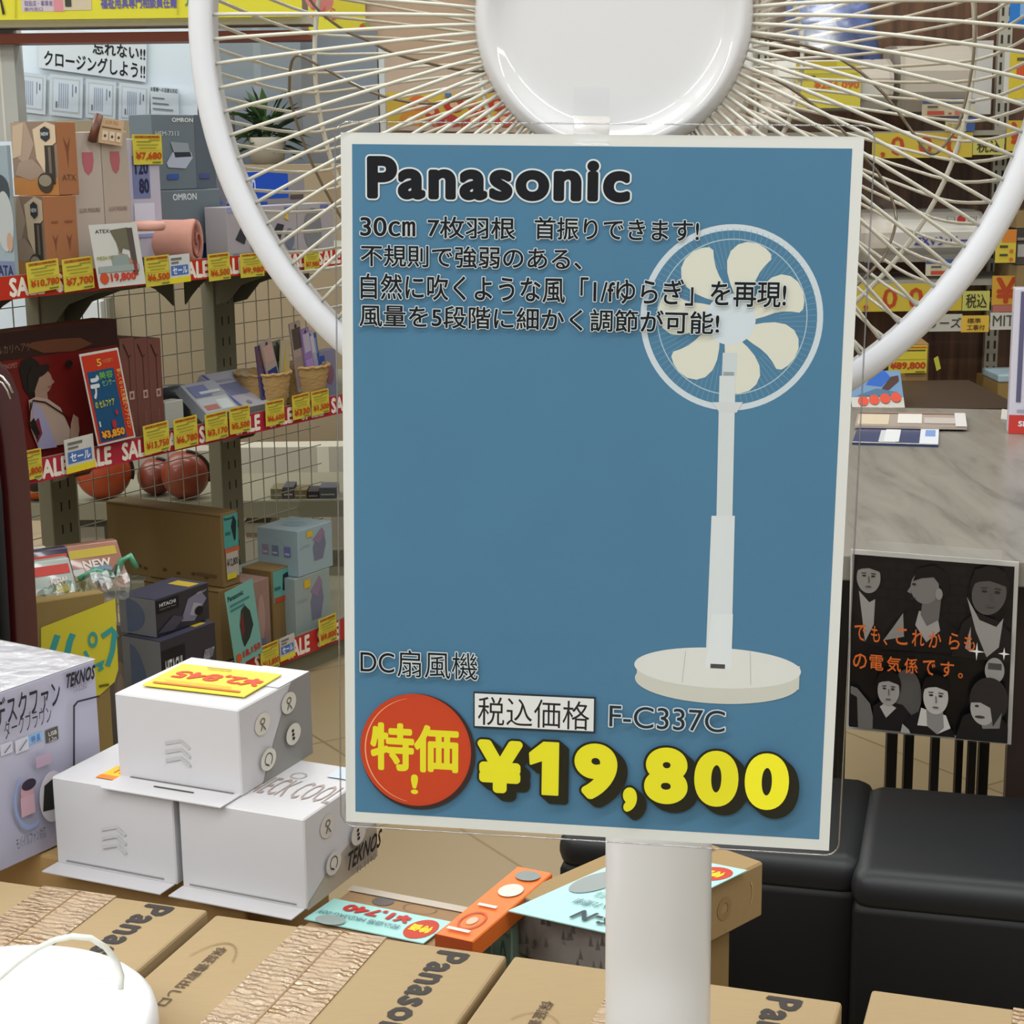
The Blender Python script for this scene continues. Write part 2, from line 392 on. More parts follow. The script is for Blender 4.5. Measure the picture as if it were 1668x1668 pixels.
# clear laminate pouch, rounded corners
mb = MB(); o_ = 0.0042; r_ = 0.006; pts = []
lm, tm_, rm, bm_ = 0.002, 0.0015, 0.004, 0.0042
for (qx, qy, a0) in ((0.21 + rm - r_, 0.297 + bm_ - r_, 0), (-lm + r_, 0.297 + bm_ - r_, 90), (-lm + r_, -tm_ + r_, 180), (0.21 + rm - r_, -tm_ + r_, 270)):
    for k in range(7): A = math.radians(a0 + 15 * k); pts.append((qx + r_ * math.cos(A), qy + r_ * math.sin(A)))
lam = clear('laminate_clear', (0.99, 0.99, 0.99), 0.0, 0.08, bump=0.0, fres=0.25)
front = [BL + SX * x - SYD * y + SN * 0.0024 for x, y in pts]
mb.add(front, [tuple(range(len(pts)))], lam)
mb.obj('laminate_pouch', sgn)
mb = MB(); mb.tube([p - SN * 0.001 for p in front], 0.00035, clear('laminate_rim', (0.75, 0.76, 0.78), 0.25, 0.1), closed=True, n=5); mb.obj('laminate_edge', sgn)

# ================================================================== STAND FAN
FD = 0.727
Oc = CAM + ray(1004, 36) * (FD / ray(1004, 36).dot(FW))
FY = math.radians(7.3); TI = math.radians(2.2); AX = Vector((math.sin(FY) * math.cos(TI), math.cos(FY) * math.cos(TI), -math.sin(TI))); FX = Vector((math.cos(FY), -math.sin(FY), 0)); FZ = FX.cross(AX).normalized()
def fp(r, ang, a): return Oc + (FX * math.cos(ang) + FZ * math.sin(ang)) * r + AX * a
WHT = mat('DEDFE2', 0.28, spec=0.5, coat=0.2); WIRE = mat('BFBDB1', 0.3, spec=0.5); IVORY = mat('DCDDDC', 0.3)
pole_top = Oc + AX * 0.205; PX = pole_top.copy(); PX.z = 0
fan = thing('stand_fan', 'white pedestal fan with wire guard carrying the blue price sign', 'fan', PX)
mb = MB(); mb.lathe(Oc, -AX, [(0.1752, -0.006), (0.1752, 0.003), (0.1765, 0.005), (0.184, 0.005), (0.1862, 0.002), (0.1862, -0.009), (0.184, -0.012), (0.1765, -0.0105), (0.1752, -0.006)], mat('CBCDD2', 0.35), n=128, x=FX).obj('guard_ring', fan)
mb = MB()
NW = 106
for k in range(NW):
    A = 2 * PI * (k + 0.35) / NW
    P = [fp(r, A + 0.02 * (0.18 - r) / 0.12, a) for r, a in ((0.1775, 0.0), (0.165, -0.0075), (0.14, -0.017), (0.115, -0.023), (0.09, -0.027), (0.07, -0.027), (0.058, -0.0235), (0.052, -0.018))]
    mb.tube(P, 0.00085, WIRE, n=5)
mb.obj('front_guard', fan)
mb = MB()
RP = ((0.1775, 0.001), (0.1785, 0.02), (0.1788, 0.06), (0.1782, 0.10), (0.1762, 0.135), (0.172, 0.157), (0.163, 0.169), (0.14, 0.177), (0.11, 0.182), (0.085, 0.184), (0.06, 0.185))
for k in range(NW):
    A = 2 * PI * (k + 0.6) / NW
    mb.tube([fp(r, A - 0.05 * (0.1788 - r) / 0.118, a) for r, a in RP], 0.00085, WIRE, n=5)
mb.tube([fp(0.1695, 2 * PI * i / 96, 0.161) for i in range(96)], 0.00125, WIRE, closed=True, n=6)
mb.tube([fp(0.085, 2 * PI * i / 72, 0.1855) for i in range(72)], 0.00125, WIRE, closed=True, n=6)
mb.obj('rear_guard', fan)
Hc = CAM + ray(998, -2) * (0.715 / ray(998, -2).dot(FW)); Hc = Oc + (Hc - Oc) - AX * (Hc - Oc).dot(AX)   # hub centre projected on the guard plane
hubo = Oc - AX * 0.018
mb = MB(); mb.lathe(hubo, -AX, [(0.0562, -0.002), (0.0572, 0.003), (0.0569, 0.0075), (0.0556, 0.0110), (0.0538, 0.0128), (0.0522, 0.0132), (0.0505, 0.0127), (0.0485, 0.0115), (0.0465, 0.0101), (0.0445, 0.0091), (0.042, 0.0086), (0.036, 0.0084), (0.02, 0.0084), (0.0, 0.0084)], mat('C6C6C7', 0.08, spec=0.5, coat=0.8), n=128, x=FX); mb.obj('hub_cap', fan, label='glossy white round guard badge')
mb = MB(); mb.lathe(Oc, AX, [(0.0, -0.004), (0.035, -0.002), (0.041, 0.01), (0.041, 0.08), (0.03, 0.09), (0.012, 0.095), (0.012, 0.184)], mat('C9C0B2', 0.3), n=48).obj('blade_hub', fan)
BLD = clear('blade_clear', (0.88, 0.82, 0.76), 0.02, 0.16, bump=0.12, fres=0.5); BRN = mat('6A5C48', 0.15, coat=0.5)
def smooth_curve(q, n=6):
    o = []
    for i in range(len(q) - 1):
        p0, p1, p2, p3 = (np.array(q[max(0, min(len(q) - 1, j))]) for j in (i - 1, i, i + 1, i + 2))
        for s_ in range(n):
            t = s_ / n; o.append(tuple(0.5 * ((2 * p1) + (-p0 + p2) * t + (2 * p0 - 5 * p1 + 4 * p2 - p3) * t * t + (-p0 + 3 * p1 - 3 * p2 + p3) * t ** 3)))
    return o + [q[-1]]
LOW = smooth_curve([(0.040, 3), (0.062, 0), (0.081, -2), (0.093, -4), (0.105, -7), (0.118, -11), (0.136, -17), (0.147, -19), (0.153, -13)])
UPP = smooth_curve([(0.040, 42), (0.058, 41), (0.077, 38), (0.093, 34.5), (0.110, 31), (0.122, 28), (0.133, 26), (0.149, 21), (0.1555, 14)])
for k in range(7):
    A0 = math.radians(-3.1 + k * 360 / 7); mb = MB(); vs = []; n = 12
    bpt = lambda r, t: fp(r, A0 + math.radians(t), 0.026 + 0.0009 * (t + 20))
    for (r1, t1), (r2, t2) in zip(LOW, UPP):
        for i in range(n + 1):
            q = i / n; vs.append(bpt(r1 * (1 - q) + r2 * q, t1 * (1 - q) + t2 * q))
    m_ = len(LOW); fs = [(j * (n + 1) + i, j * (n + 1) + i + 1, (j + 1) * (n + 1) + i + 1, (j + 1) * (n + 1) + i) for j in range(m_ - 1) for i in range(n)]
    mb.add(vs, fs, BLD, True)
    mb.tube([bpt(r, t) for r, t in LOW] + [vs[(m_ - 1) * (n + 1) + i] for i in range(1, n)] + [bpt(r, t) for r, t in UPP[::-1]], 0.0007, BRN, n=5)
    mb.obj('blade', fan)
mb = MB(); mb.lathe(Oc, AX, [(0.0, 0.183), (0.058, 0.184), (0.062, 0.189), (0.06, 0.2), (0.05, 0.235), (0.03, 0.26), (0.0, 0.265)], IVORY, n=48).obj('motor_housing', fan)
# pole: its foot leans a touch right in the photograph
pb = at_y(1071, 1668, PX.y); mb = MB(); rp = 170 / 2 / F * (pb - CAM).dot(FW)
PXc = Vector((pb.x, PX.y, 0)); 
mb.lathe((PXc.x, PXc.y, 0.03), Z, [(0.0, 0), (rp * 1.05, 0), (rp * 1.02, 0.35), (rp, 0.62), (rp * 0.985, 0.80), (rp * 0.95, 0.81), (rp * 0.8, 0.816), (0.0, 0.818)], mat('D5D7DA', 0.3, coat=0.2), n=64).obj('lower_pole', fan)
mb = MB(); mb.tube([(PXc.x, PXc.y, 0.82), (PX.x, PX.y, Oc.z - 0.02)], 0.013, IVORY, n=24).obj('upper_pole', fan)
mb = MB(); mb.lathe((PXc.x, PXc.y, 0), Z, [(0.0, 0), (0.09, 0), (0.095, 0.006), (0.095, 0.02), (0.09, 0.028), (0.0, 0.032)], IVORY, n=64).obj('base', fan)
# clear tape holding the sign to the hub
hf = -AX
def tape_pt(px, py): 
    p = on_plane(px, py, hubo - AX * 0.0137, AX); return p
tp = clear('tape_clear', (0.985, 0.99, 0.985), 0.03, 0.15)
mb = MB(); q = [tape_pt(934, 142), tape_pt(993, 143), tape_pt(993, 196), tape_pt(934, 194)]
s1 = [on_plane(934, 236, BL + SN * 0.003, SN), on_plane(993, 237, BL + SN * 0.003, SN)]
q2 = [tape_pt(934, 188), tape_pt(993, 190)]
mb.add([q[0], q[1], q2[1], q2[0], s1[1], s1[0]], [(0, 1, 2, 3), (3, 2, 4, 5)], tp); mb.obj('clear_tape', sgn, label='strip of clear tape')

# ================================================================== CARDBOARD FAN CARTONS
def kraft(h='A48E6B', tone=0.05): return mat(h, 0.75, noise=tone, scale=55, stretch=(1, 7, 1), bump=0.08, spec=0.2)
def tape_mat():
    if 'tape' in _M: return _M['tape']
    m = mat('A88A62', 0.2, noise=0.12, scale=30, coat=0.6); m = m.copy(); nt = m.node_tree; b = nt.nodes['Principled BSDF']
    tc = nt.nodes.new('ShaderNodeTexCoord'); wv = nt.nodes.new('ShaderNodeTexWave'); wv.bands_direction = 'Y'; wv.inputs['Scale'].default_value = 50; wv.inputs['Distortion'].default_value = 7; wv.inputs['Detail'].default_value = 3; wv.inputs['Detail Scale'].default_value = 1.6
    mp = nt.nodes.new('ShaderNodeMapping'); mp.inputs['Rotation'].default_value = (0, 0, math.radians(23))
    nt.links.new(tc.outputs['Object'], mp.inputs[0]); nt.links.new(mp.outputs[0], wv.inputs[0])
    bp = nt.nodes.new('ShaderNodeBump'); bp.inputs['Strength'].default_value = 1.0; bp.inputs['Distance'].default_value = 0.0013
    nt.links.new(wv.outputs['Fac'], bp.inputs['Height']); nt.links.new(bp.outputs[0], b.inputs['Normal']); nt.links.new(bp.outputs[0], b.inputs['Coat Normal'])
    rn = nt.nodes.new('ShaderNodeTexNoise'); rn.inputs['Scale'].default_value = 38; rn.inputs['Detail'].default_value = 5; nt.links.new(tc.outputs['Object'], rn.inputs[0])
    rr_ = nt.nodes.new('ShaderNodeMapRange'); rr_.inputs[1].default_value = 0.42; rr_.inputs[2].default_value = 0.58; rr_.inputs[3].default_value = 0.10; rr_.inputs[4].default_value = 0.55; nt.links.new(rn.outputs[0], rr_.inputs[0]); nt.links.new(rr_.outputs[0], b.inputs['Roughness']); nt.links.new(rr_.outputs[0], b.inputs['Coat Roughness']); b.inputs['Specular IOR Level'].default_value = 1.0; b.inputs['Coat Weight'].default_value = 1.0; b.inputs['Coat Roughness'].default_value = 0.12
    _M['tape'] = m; return m
zt = 0.55
P1, P2 = at_z(352, 1489, zt), at_z(826, 1556, zt)
e1 = (P2 - P1).normalized(); e2 = Vector((e1.y, -e1.x, 0))     # e1 right, e2 towards viewer
if e2.y > 0: e2 = -e2
BW = (P2 - P1).length; BD = 0.24
def carton(back_left, width, ztop, label, text=True, tape=(0.33, 0.62), note=None, logo_x=(0.79, 0.9), y_logo=(0.08, 0.95), depth=0.28):
    q_ = 0.24 / depth; y_logo = (y_logo[0] * q_, y_logo[1] * q_); note = (note[0], note[1], note[2] * q_, note[3] * q_) if note else None
    o = MB(); bl = Vector(back_left); fl = bl + e2 * depth
    o.box((fl.x, fl.y, 0), e1 * width, -e2 * depth, Z * ztop, kraft(), 0.0025, 2, False)
    b_ = carton.n = getattr(carton, 'n', 0) + 1
    cv = CV(o, Vector((fl.x, fl.y, ztop)), e1 * width, -e2 * depth, rough=0.7, lift=0.0004)
    root = thing('fan_carton', label, 'box', (fl.x + (e1 * width / 2).x, fl.y - (e2 * depth / 2).y, 0), None)
    if text:
        cv.text('Panasonic', logo_x[0], 1 - y_logo[1], logo_x[1], 1 - y_logo[0], '3A3532', bold=0.04, rot=90, sp=1.1)
    if note: cv.text('保証書取出し口', note[0], 1 - note[3], note[1], 1 - note[2], '584838', bold=0.01, rot=90); cv.ell((note[0] + note[1]) / 2, 1 - (note[2] + note[3]) / 2, 0.085, 0.2, '8F7351', n=30, inner=0.975, a0=30, a1=150)
    o.obj('carton_body', root)
    tm = MB(); q = fl + Z * 0 ; q = Vector((fl.x, fl.y, ztop))
    if tape:
        tm.box(q + e1 * width * tape[0] + Z * 0.0003 , e1 * width * (tape[1] - tape[0]), -e2 * depth, Z * 0.0006, tape_mat())
        tm.box(q + e1 * width * (tape[0] + tape[1]) / 2 - e1 * 0.0008 + Z * 0.0009, e1 * 0.0016, -e2 * depth, Z * 0.0004, mat('8F7350', 0.5))
        tm.obj('packing_tape', root, label='shiny wrinkled packing tape')
    return root
gap = 0.007
carton(P1 - e1 * (BW + gap), BW, 0.553, 'brown fan carton nearest the white boxes, under the white dome', tape=(0.38, 0.66), logo_x=(0.785, 0.892), y_logo=(0.02, 0.70))
carton(P1, BW, 0.55, 'brown taped fan carton directly left of the fan pole', tape=(0.30, 0.60), note=(0.12, 0.158, 0.22, 0.62), logo_x=(0.785, 0.892), y_logo=(0.03, 0.70))
P3 = at_z(838, 1556, zt)
carton(P3, BW, 0.55, 'brown fan carton standing behind the fan pole', tape=(0.34, 0.60), note=(0.17, 0.208, 0.26, 0.66), logo_x=(0.785, 0.892), y_logo=(0.03, 0.70), depth=0.15)
P4 = at_z(1420, 1611, zt)
carton(P4, BW, 0.55, 'brown fan carton in front of the two black stools', text=False, tape=(0.40, 0.66), depth=0.15)

# ================================================================== WHITE DOME AND CORD
dz = 0.586; dc = at_z(-22, 1658, dz); rd = (at_z(248, 1668, dz) - dc).length * 0.99
lo_ = 0.5535
dome = thing('round_fan_base', 'white rounded plastic base with a loop of flat cord lying on a carton', 'fan base', (dc.x, dc.y, lo_))
MB().lathe((dc.x, dc.y, lo_), Z, [(0, 0), (rd * 0.96, 0), (rd, 0.006), (rd, 0.022), (rd * 0.985, 0.029), (rd * 0.95, 0.033), (rd * 0.8, 0.037), (rd * 0.5, 0.041), (0, 0.043)], mat('E6E7EA', 0.35), n=96).obj('base_shell', dome)
cp = [(-40, 1625, .60), (0, 1592, .605), (30, 1566, .612), (60, 1545, .62), (90, 1531, .628), (118, 1525, .632), (148, 1528, .63), (172, 1543, .622), (190, 1565, .61), (198, 1590, .598), (196, 1612, .59)]
MB().tube([at_z(x, y, z) for x, y, z in cp], 0.0021, mat('D9DCD2', 0.35), n=10).obj('power_cord', dome)

# ================================================================== WHITE SMALL BOXES
WB = mat('C3C2C5', 0.4); DK = '4C4A48'
zb = 0.52
def mini_marks(cv, dark=True, off=0):
    for k, (x, y) in enumerate(((0.30, 0.70), (0.66, 0.78), (0.33, 0.27), (0.68, 0.40))):
        cv.ell(x, y + off, 0.105, 0.125, 'CFCBC0' if dark else 'C4BFB8', n=24)
        if k < 2: cv.ell(x, y + off + 0.03, 0.035, 0.04, '6B6762', inner=0.6); cv.line([(x, y + off), (x - .03, y + off - .07)], 0.0012, '5B5752'); cv.line([(x, y + off - .02), (x + .03, y + off - .08)], 0.0012, '5B5752')
        elif k == 2: cv.ell(x, y + off, 0.055, 0.08, '5B5752', inner=0.82, a0=-60, a1=200); cv.line([(x - .05, y + off - .03), (x, y + off - .07)], 0.0015, '45413D')
        else:
            for j in range(3): cv.ell(x - 0.01, y + off + 0.045 - 0.045 * j, 0.018, 0.018, '2E2A28')
def logo_s(cv, x, y, col='B2B1B1', r=0.1):
    for k in range(3): cv.line([(x - r, y + r * 1.3 - k * r), (x + r * 0.3, y + r * 1.9 - k * r), (x + r, y + r * 1.1 - k * r)], 0.0028, col)
WY = 24
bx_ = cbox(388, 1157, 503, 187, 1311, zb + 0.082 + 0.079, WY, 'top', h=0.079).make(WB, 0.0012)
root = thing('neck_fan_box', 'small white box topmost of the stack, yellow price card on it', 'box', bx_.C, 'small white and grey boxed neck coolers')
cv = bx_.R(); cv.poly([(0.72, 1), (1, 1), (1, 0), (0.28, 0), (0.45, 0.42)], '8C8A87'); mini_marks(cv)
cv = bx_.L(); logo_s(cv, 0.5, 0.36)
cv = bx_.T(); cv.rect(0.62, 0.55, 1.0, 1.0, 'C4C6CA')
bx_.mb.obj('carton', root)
fl = bx_.C + bx_.b * bx_.d * 0.98; nn = (-bx_.b).cross(Z).normalized()
mb = MB(); mb.box(fl + Z * 0.001, -bx_.b * bx_.d * 0.97, nn * 0.032, Z * 0.001, WB)
mb.box(fl - bx_.b * bx_.d * 0.34 + nn * 0.012 + Z * 0.0024, -bx_.b * bx_.d * 0.32, nn * 0.002, Z * 0.0004, mat('45423F'))
mb.box(fl - bx_.b * bx_.d * 0.08 + nn * 0.0006 + Z * 0.0024, -bx_.b * bx_.d * 0.84, nn * 0.0014, Z * 0.0004, mat('6A6662'))
mb.obj('open_flap', root)
topbox = bx_
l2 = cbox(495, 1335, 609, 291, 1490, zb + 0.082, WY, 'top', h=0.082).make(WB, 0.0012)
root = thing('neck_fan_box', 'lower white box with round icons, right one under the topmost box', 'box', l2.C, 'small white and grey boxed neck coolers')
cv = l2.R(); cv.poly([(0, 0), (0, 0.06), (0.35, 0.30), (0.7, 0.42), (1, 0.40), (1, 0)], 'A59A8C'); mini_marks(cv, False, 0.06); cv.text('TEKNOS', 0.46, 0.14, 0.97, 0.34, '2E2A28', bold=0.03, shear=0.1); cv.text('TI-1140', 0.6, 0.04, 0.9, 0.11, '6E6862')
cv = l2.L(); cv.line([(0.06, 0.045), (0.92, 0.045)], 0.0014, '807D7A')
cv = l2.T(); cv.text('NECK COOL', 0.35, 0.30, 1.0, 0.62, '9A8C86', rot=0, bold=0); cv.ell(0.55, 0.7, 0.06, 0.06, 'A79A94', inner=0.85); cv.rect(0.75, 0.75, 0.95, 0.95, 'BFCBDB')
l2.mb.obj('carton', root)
nn = (-l2.b).cross(Z).normalized()
mb = MB(); mb.box(l2.C + l2.b * l2.d + Z * 0.0, -l2.b * l2.d * 0.98, nn * 0.022, Z * 0.001, WB); mb.obj('open_flap', root)
C3 = l2.C + l2.b * (l2.d + 0.006)
l1 = BX(C3, l2.a, l2.b, l2.w, solve_px(C3 + Z * 0.04, l2.b, 89), 0.083).make(WB, 0.0012)
root = thing('neck_fan_box', 'lower white box with a small orange sticker, left one beside the desk fan box', 'box', l1.C, 'small white and grey boxed neck coolers')
cv = l1.L(); cv.line([(0.08, 0.05), (0.9, 0.05)], 0.0014, '807D7A'); logo_s(cv, 0.5, 0.36, 'BAB9BB')
cv = l1.T(); cv.rect(0.30, 0.10, 0.66, 0.36, 'EDB81E'); cv.rect(0.30, 0.10, 0.66, 0.17, 'E87A22'); cv.text('TI-114', 0.34, 0.22, 0.6, 0.33, 'C77B1C')
l1.mb.obj('carton', root)
mb = MB(); mb.box(l1.C + l1.b * l1.d, -l1.b * l1.d * 0.98, nn * 0.022, Z * 0.001, WB); mb.obj('open_flap', root)
# yellow price card lying on the top box
tz = topbox.C.z + topbox.h + 0.0015
q = [at_z(x, y, tz) for x, y in ((232, 1117), (398, 1136), (457, 1102), (298, 1080))]
cu = (q[1] - q[0]); cvv = Vector((-cu.y, cu.x, 0)).normalized() * (q[3] - q[0]).length * 0.93
mb = MB(); mb.box(q[0], cu, cvv, Z * 0.0012, mat('F0D63C', 0.5))
c = CV(mb, q[0] + Z * 0.0012, cu, cvv)
c.text('¥2,845', 0.10, 0.38, 0.98, 0.74, 'D2431E', bold=0.04, rot=180); c.rect(0.06, 0.08, 0.92, 0.15, 'C9722A'); c.rect(0.12, 0.22, 0.8, 0.25, 'B79A3A'); c.rect(0.3, 0.86, 0.55, 0.9, '8A7A4A')
mb.obj('price_card', None, 'yellow price card in red figures lying on the topmost white box', 'price card')

# ================================================================== DESK FAN BOX (left edge) and the plain carton under the small boxes
P = at_z(155, 1074, 0.685); a = yawdir(32); b = yawdir(-58)
tk = BX(P - a * 0.36 - Z * 0.165, a, b, 0.36, 0.20, 0.165).make(mat('B3B2C6', 0.4, coat=0.3), 0.0015)
cv = tk.R(rough=0.35)
for (x0, y0, x1, y1, col) in ((46, 1190, 68, 1214, '88B4DE'), (74, 1182, 93, 1211, '57534F'), (0, 1206, 18, 1232, 'C9CAD6'), (24, 1198, 44, 1228, 'C9CAD6')): cv.rect(x0, y0, x1, y1, col, px=True)
cv.text('特 長', 49, 1196, 64, 1208, '2C4F96', px=True); cv.text('USB', 76, 1190, 90, 1197, 'D5D2C8', px=True, bold=0.02); cv.text('1.2m', 77, 1199, 89, 1206, 'D5D2C8', px=True)
cv.line([(4, 1226), (14, 1212)], 0.0012, '6A6C80', px=True); cv.line([(28, 1222), (40, 1204)], 0.0012, '6A6C80', px=True)
cv.text('TEKNOS', 100, 1090, 149, 1114, '2B2A30', bold=0.045, shear=0.08, px=True); cv.text('TI-3280', 114, 1114, 137, 1124, '7A7886', px=True)
cv.text('デスクファン', -14, 1120, 94, 1168, '262630', bold=0.012, px=True); cv.text('ダークブラウン', 0, 1158, 79, 1190, '34343E', bold=0.004, px=True)
cv.poly([(116, 1250), (116, 1150), (121, 1143), (156, 1134), (156, 1131), (120, 1140), (113, 1148), (113, 1250)], '33323A', px=True)
cv.ell(42, 1300, 26, 50, '8FA0C8', px=True, inner=0.85, a0=120, a1=300); cv.ell(38, 1290, 11, 20, 'C49AA4', px=True); cv.ell(40, 1276, 12, 9, '3B3442', px=True); cv.rect(28, 1290, 48, 1330, 'C7A2AE', px=True)
cv.ell(78, 1295, 22, 42, 'CFC9CF', px=True); cv.poly([(62, 1320), (64, 1278), (78, 1266), (92, 1272), (94, 1312)], '2A2B26', px=True); cv.ell(122, 1255, 17, 14, '9B5F63', px=True); cv.ell(122, 1258, 20, 18, 'BDB1BC', px=True, inner=0.75, a0=0, a1=180)
cv.rect(50, 1222, 74, 1250, 'B79FB4', px=True); cv.text('モバイルファン対応', 16, 1352, 66, 1372, '5A5866', px=True)
cv = tk.T(lift=0.0003); cv.rect(0, 0, 1, 1, 'DDDDE2')  # whitened top: ceiling lamp glare put in as colour
root = thing('desk_fan_box', 'lavender boxed desk fan with black Japanese lettering at the photo edge', 'box', tk.C)
tk.mb.obj('carton', root)
MB().box(tk.C + Z * 0.1655 + a * 0.001 + b * 0.001, a * 0.358, b * 0.198, Z * 0.0008, clear('wrap', (0.98, 0.98, 0.99), 0.03, 0.2, bump=0.25, fres=0.6)).obj('shrink_wrap', root)
# plain carton beneath
g = at_z(612, 1475, zb - 0.002); ca = yawdir(24); cb_ = yawdir(-66)
o = MB(); o.box(Vector((l2.C.x, l2.C.y, 0)) + ca * 0.012 + cb_ * 0.07, ca * (l2.w + 0.02), cb_ * 0.55, Z * (zb - 0.001), kraft('A98A5C'), 0.003, 2, False)
o.obj('cardboard_box', None, 'plain brown carton that the small white boxes and desk fan box stand on', 'box')

# ================================================================== LEFT GONDOLA SHELVING
SY = 30.6
S0 = at_z(547, 1078, 0); sd = yawdir(SY); sn = yawdir(SY - 90)      # sd runs away along the shelf, sn goes into it
def sp(t, w, z): return S0 + sd * t + sn * w + Z * z
def scol(px, w, z):
    B = sp(-2.2, w, z); return B + sd * solve_px(B, sd, px, 0, 3.2)
def sbox(cx, w, right, left, top, z, **k):
    C = scol(cx, w, z); H = solve_py(C, Z, top, 0, 1.0); Q = C + Z * H * 0.5; e = proj(Q)[0] - cx
    dd = k.get('d') or min(max(solve_px(Q, sn, left + e, 0, 1.0), 0.06), 0.40 - w)
    return BX(C, sd, sn, k.get('w') or solve_px(Q, sd, right + e, 0, 1.5), dd, H)
GR = mat('7F7C68', 0.6, noise=0.04, scale=20); GRD = mat('6B6857', 0.6)
SHW = 0.42; T0, T1 = -1.75, 0.55
gon = thing('gondola_shelving', 'olive grey metal display shelving with red sale strips and mesh back', 'shelving', sp(-0.6, 0.2, 0))
LV = ((0.905, 0.952, 'B5301F', 0.0, SHW), (0.573, 0.622, 'A82A3C', 0.0, SHW), (0.048, 0.105, 'B02A2A', 0.0, 0.44))
sale_us = {0: [-1.12, -0.94, -0.785, -0.625, -0.455, -0.30, -0.15, -0.02], 1: [-1.04, -0.80, -0.715, -0.60, -0.50, -0.39, -0.21, -0.07, 0.06], 2: [-0.80, -0.52, -0.26, -0.125, -0.075, 0.1]}
for i, (z0, z1, col, w0, wd) in enumerate(LV):
    mb = MB(); mb.box(sp(T0, 0.0, z0 + 0.004), sd * (T1 - T0), sn * wd, Z * 0.02, GR)
    mb.box(sp(T0, -0.003, z0), sd * (T1 - T0), sn * 0.004, Z * (z1 - z0 - 0.006), GR)
    cv = CV(mb, sp(T0, -0.0035, z0), sd * (T1 - T0), Z * (z1 - z0), rough=0.4, step=0.0002, lift=0.0004)
    L = T1 - T0; cv.rect(0, 0.0, 1, 0.86, col)
    k = 0; x = -1.7 + 0.03 * i
    hh = cv.h
    while x < T1 - 0.12:
        cv.h = hh; cv.text('SALE', (x - T0) / L, 0.07, (x - T0 + 0.084) / L, 0.80, 'E6DFD2', bold=0.045); x += 0.112
    mb.obj('shelf', gon)
MB().box(sp(T0, 0.02, 0), sd * (T1 - T0), sn * 0.43, Z * 0.05, GR).obj('kick_base', gon)
for pxc in (97, 372, 700):
    c0 = scol(pxc, SHW - 0.03, 0.6); t = (c0 - S0).dot(sd)
    mb = MB(); mb.box(sp(t - 0.038, SHW - 0.03, 0.03), sd * 0.076, sn * 0.04, Z * 1.0, GR, 0.003)
    for z in np.arange(0.1, 1.0, 0.05):
        for e in (-0.012, 0.012): mb.box(sp(t + e - 0.002, SHW - 0.0306, z), sd * 0.004, sn * 0.001, Z * 0.02, mat('2E2D25'))
    mb.obj('upright', gon)
    for z0 in (0.905, 0.573):
        for sgx in (-1, 1):
            prof = [(0, 0), (0.27, 0), (0.27, -0.02), (0.16, -0.035), (0.08, -0.06), (0.04, -0.10), (0, -0.11)]
            mb = MB(); q0 = [sp(t + sgx * 0.034, SHW - 0.03 - x, z0 + 0.004 + y) for x, y in prof]
            q1 = [p + sd * 0.003 for p in q0]; n = len(q0)
            mb.add(q0 + q1, [tuple(range(n)), tuple(range(n, 2 * n))[::-1]] + [(i, (i + 1) % n, n + (i + 1) % n, n + i) for i in range(n)], GRD)
            mb.obj('shelf_bracket', gon)
# scalloped cross rail under the upper shelf, against the mesh
for (ta, tb) in ((-0.60, -0.02), (-1.2, -0.68), (0.02, 0.5)):
    mb = MB(); n = 20; up_ = []; lo = []
    for i in range(n + 1):
        x = i / n; e = min(x, 1 - x) * (tb - ta); dz_ = 0.045 + 0.055 * max(0, 1 - e / 0.09) ** 1.5
        up_.append(sp(ta + (tb - ta) * x, SHW - 0.005, 0.905)); lo.append(sp(ta + (tb - ta) * x, SHW - 0.005, 0.905 - dz_))
    q = up_ + lo; q2 = [p + sn * 0.003 for p in q]; m_ = len(q)
    mb.add(q, [(i, i + 1, n + 2 + i, n + 1 + i) for i in range(n)], GRD); mb.add(q2, [(i, n + 1 + i, n + 2 + i, i + 1) for i in range(n)], GRD)
    mb.obj('scalloped_rail', gon)
mb = MB(); MS = mat('8C897A', 0.45)
for t in np.arange(T0, T1, 0.05): mb.box(sp(t, SHW + 0.012, 0.06), sd * 0.002, sn * 0.002, Z * 0.86, MS)
for z in np.arange(0.09, 0.92, 0.05): mb.box(sp(T0, SHW + 0.015, z), sd * (T1 - T0), sn * 0.002, Z * 0.002, MS)
mb.obj('wire_mesh_back', gon)

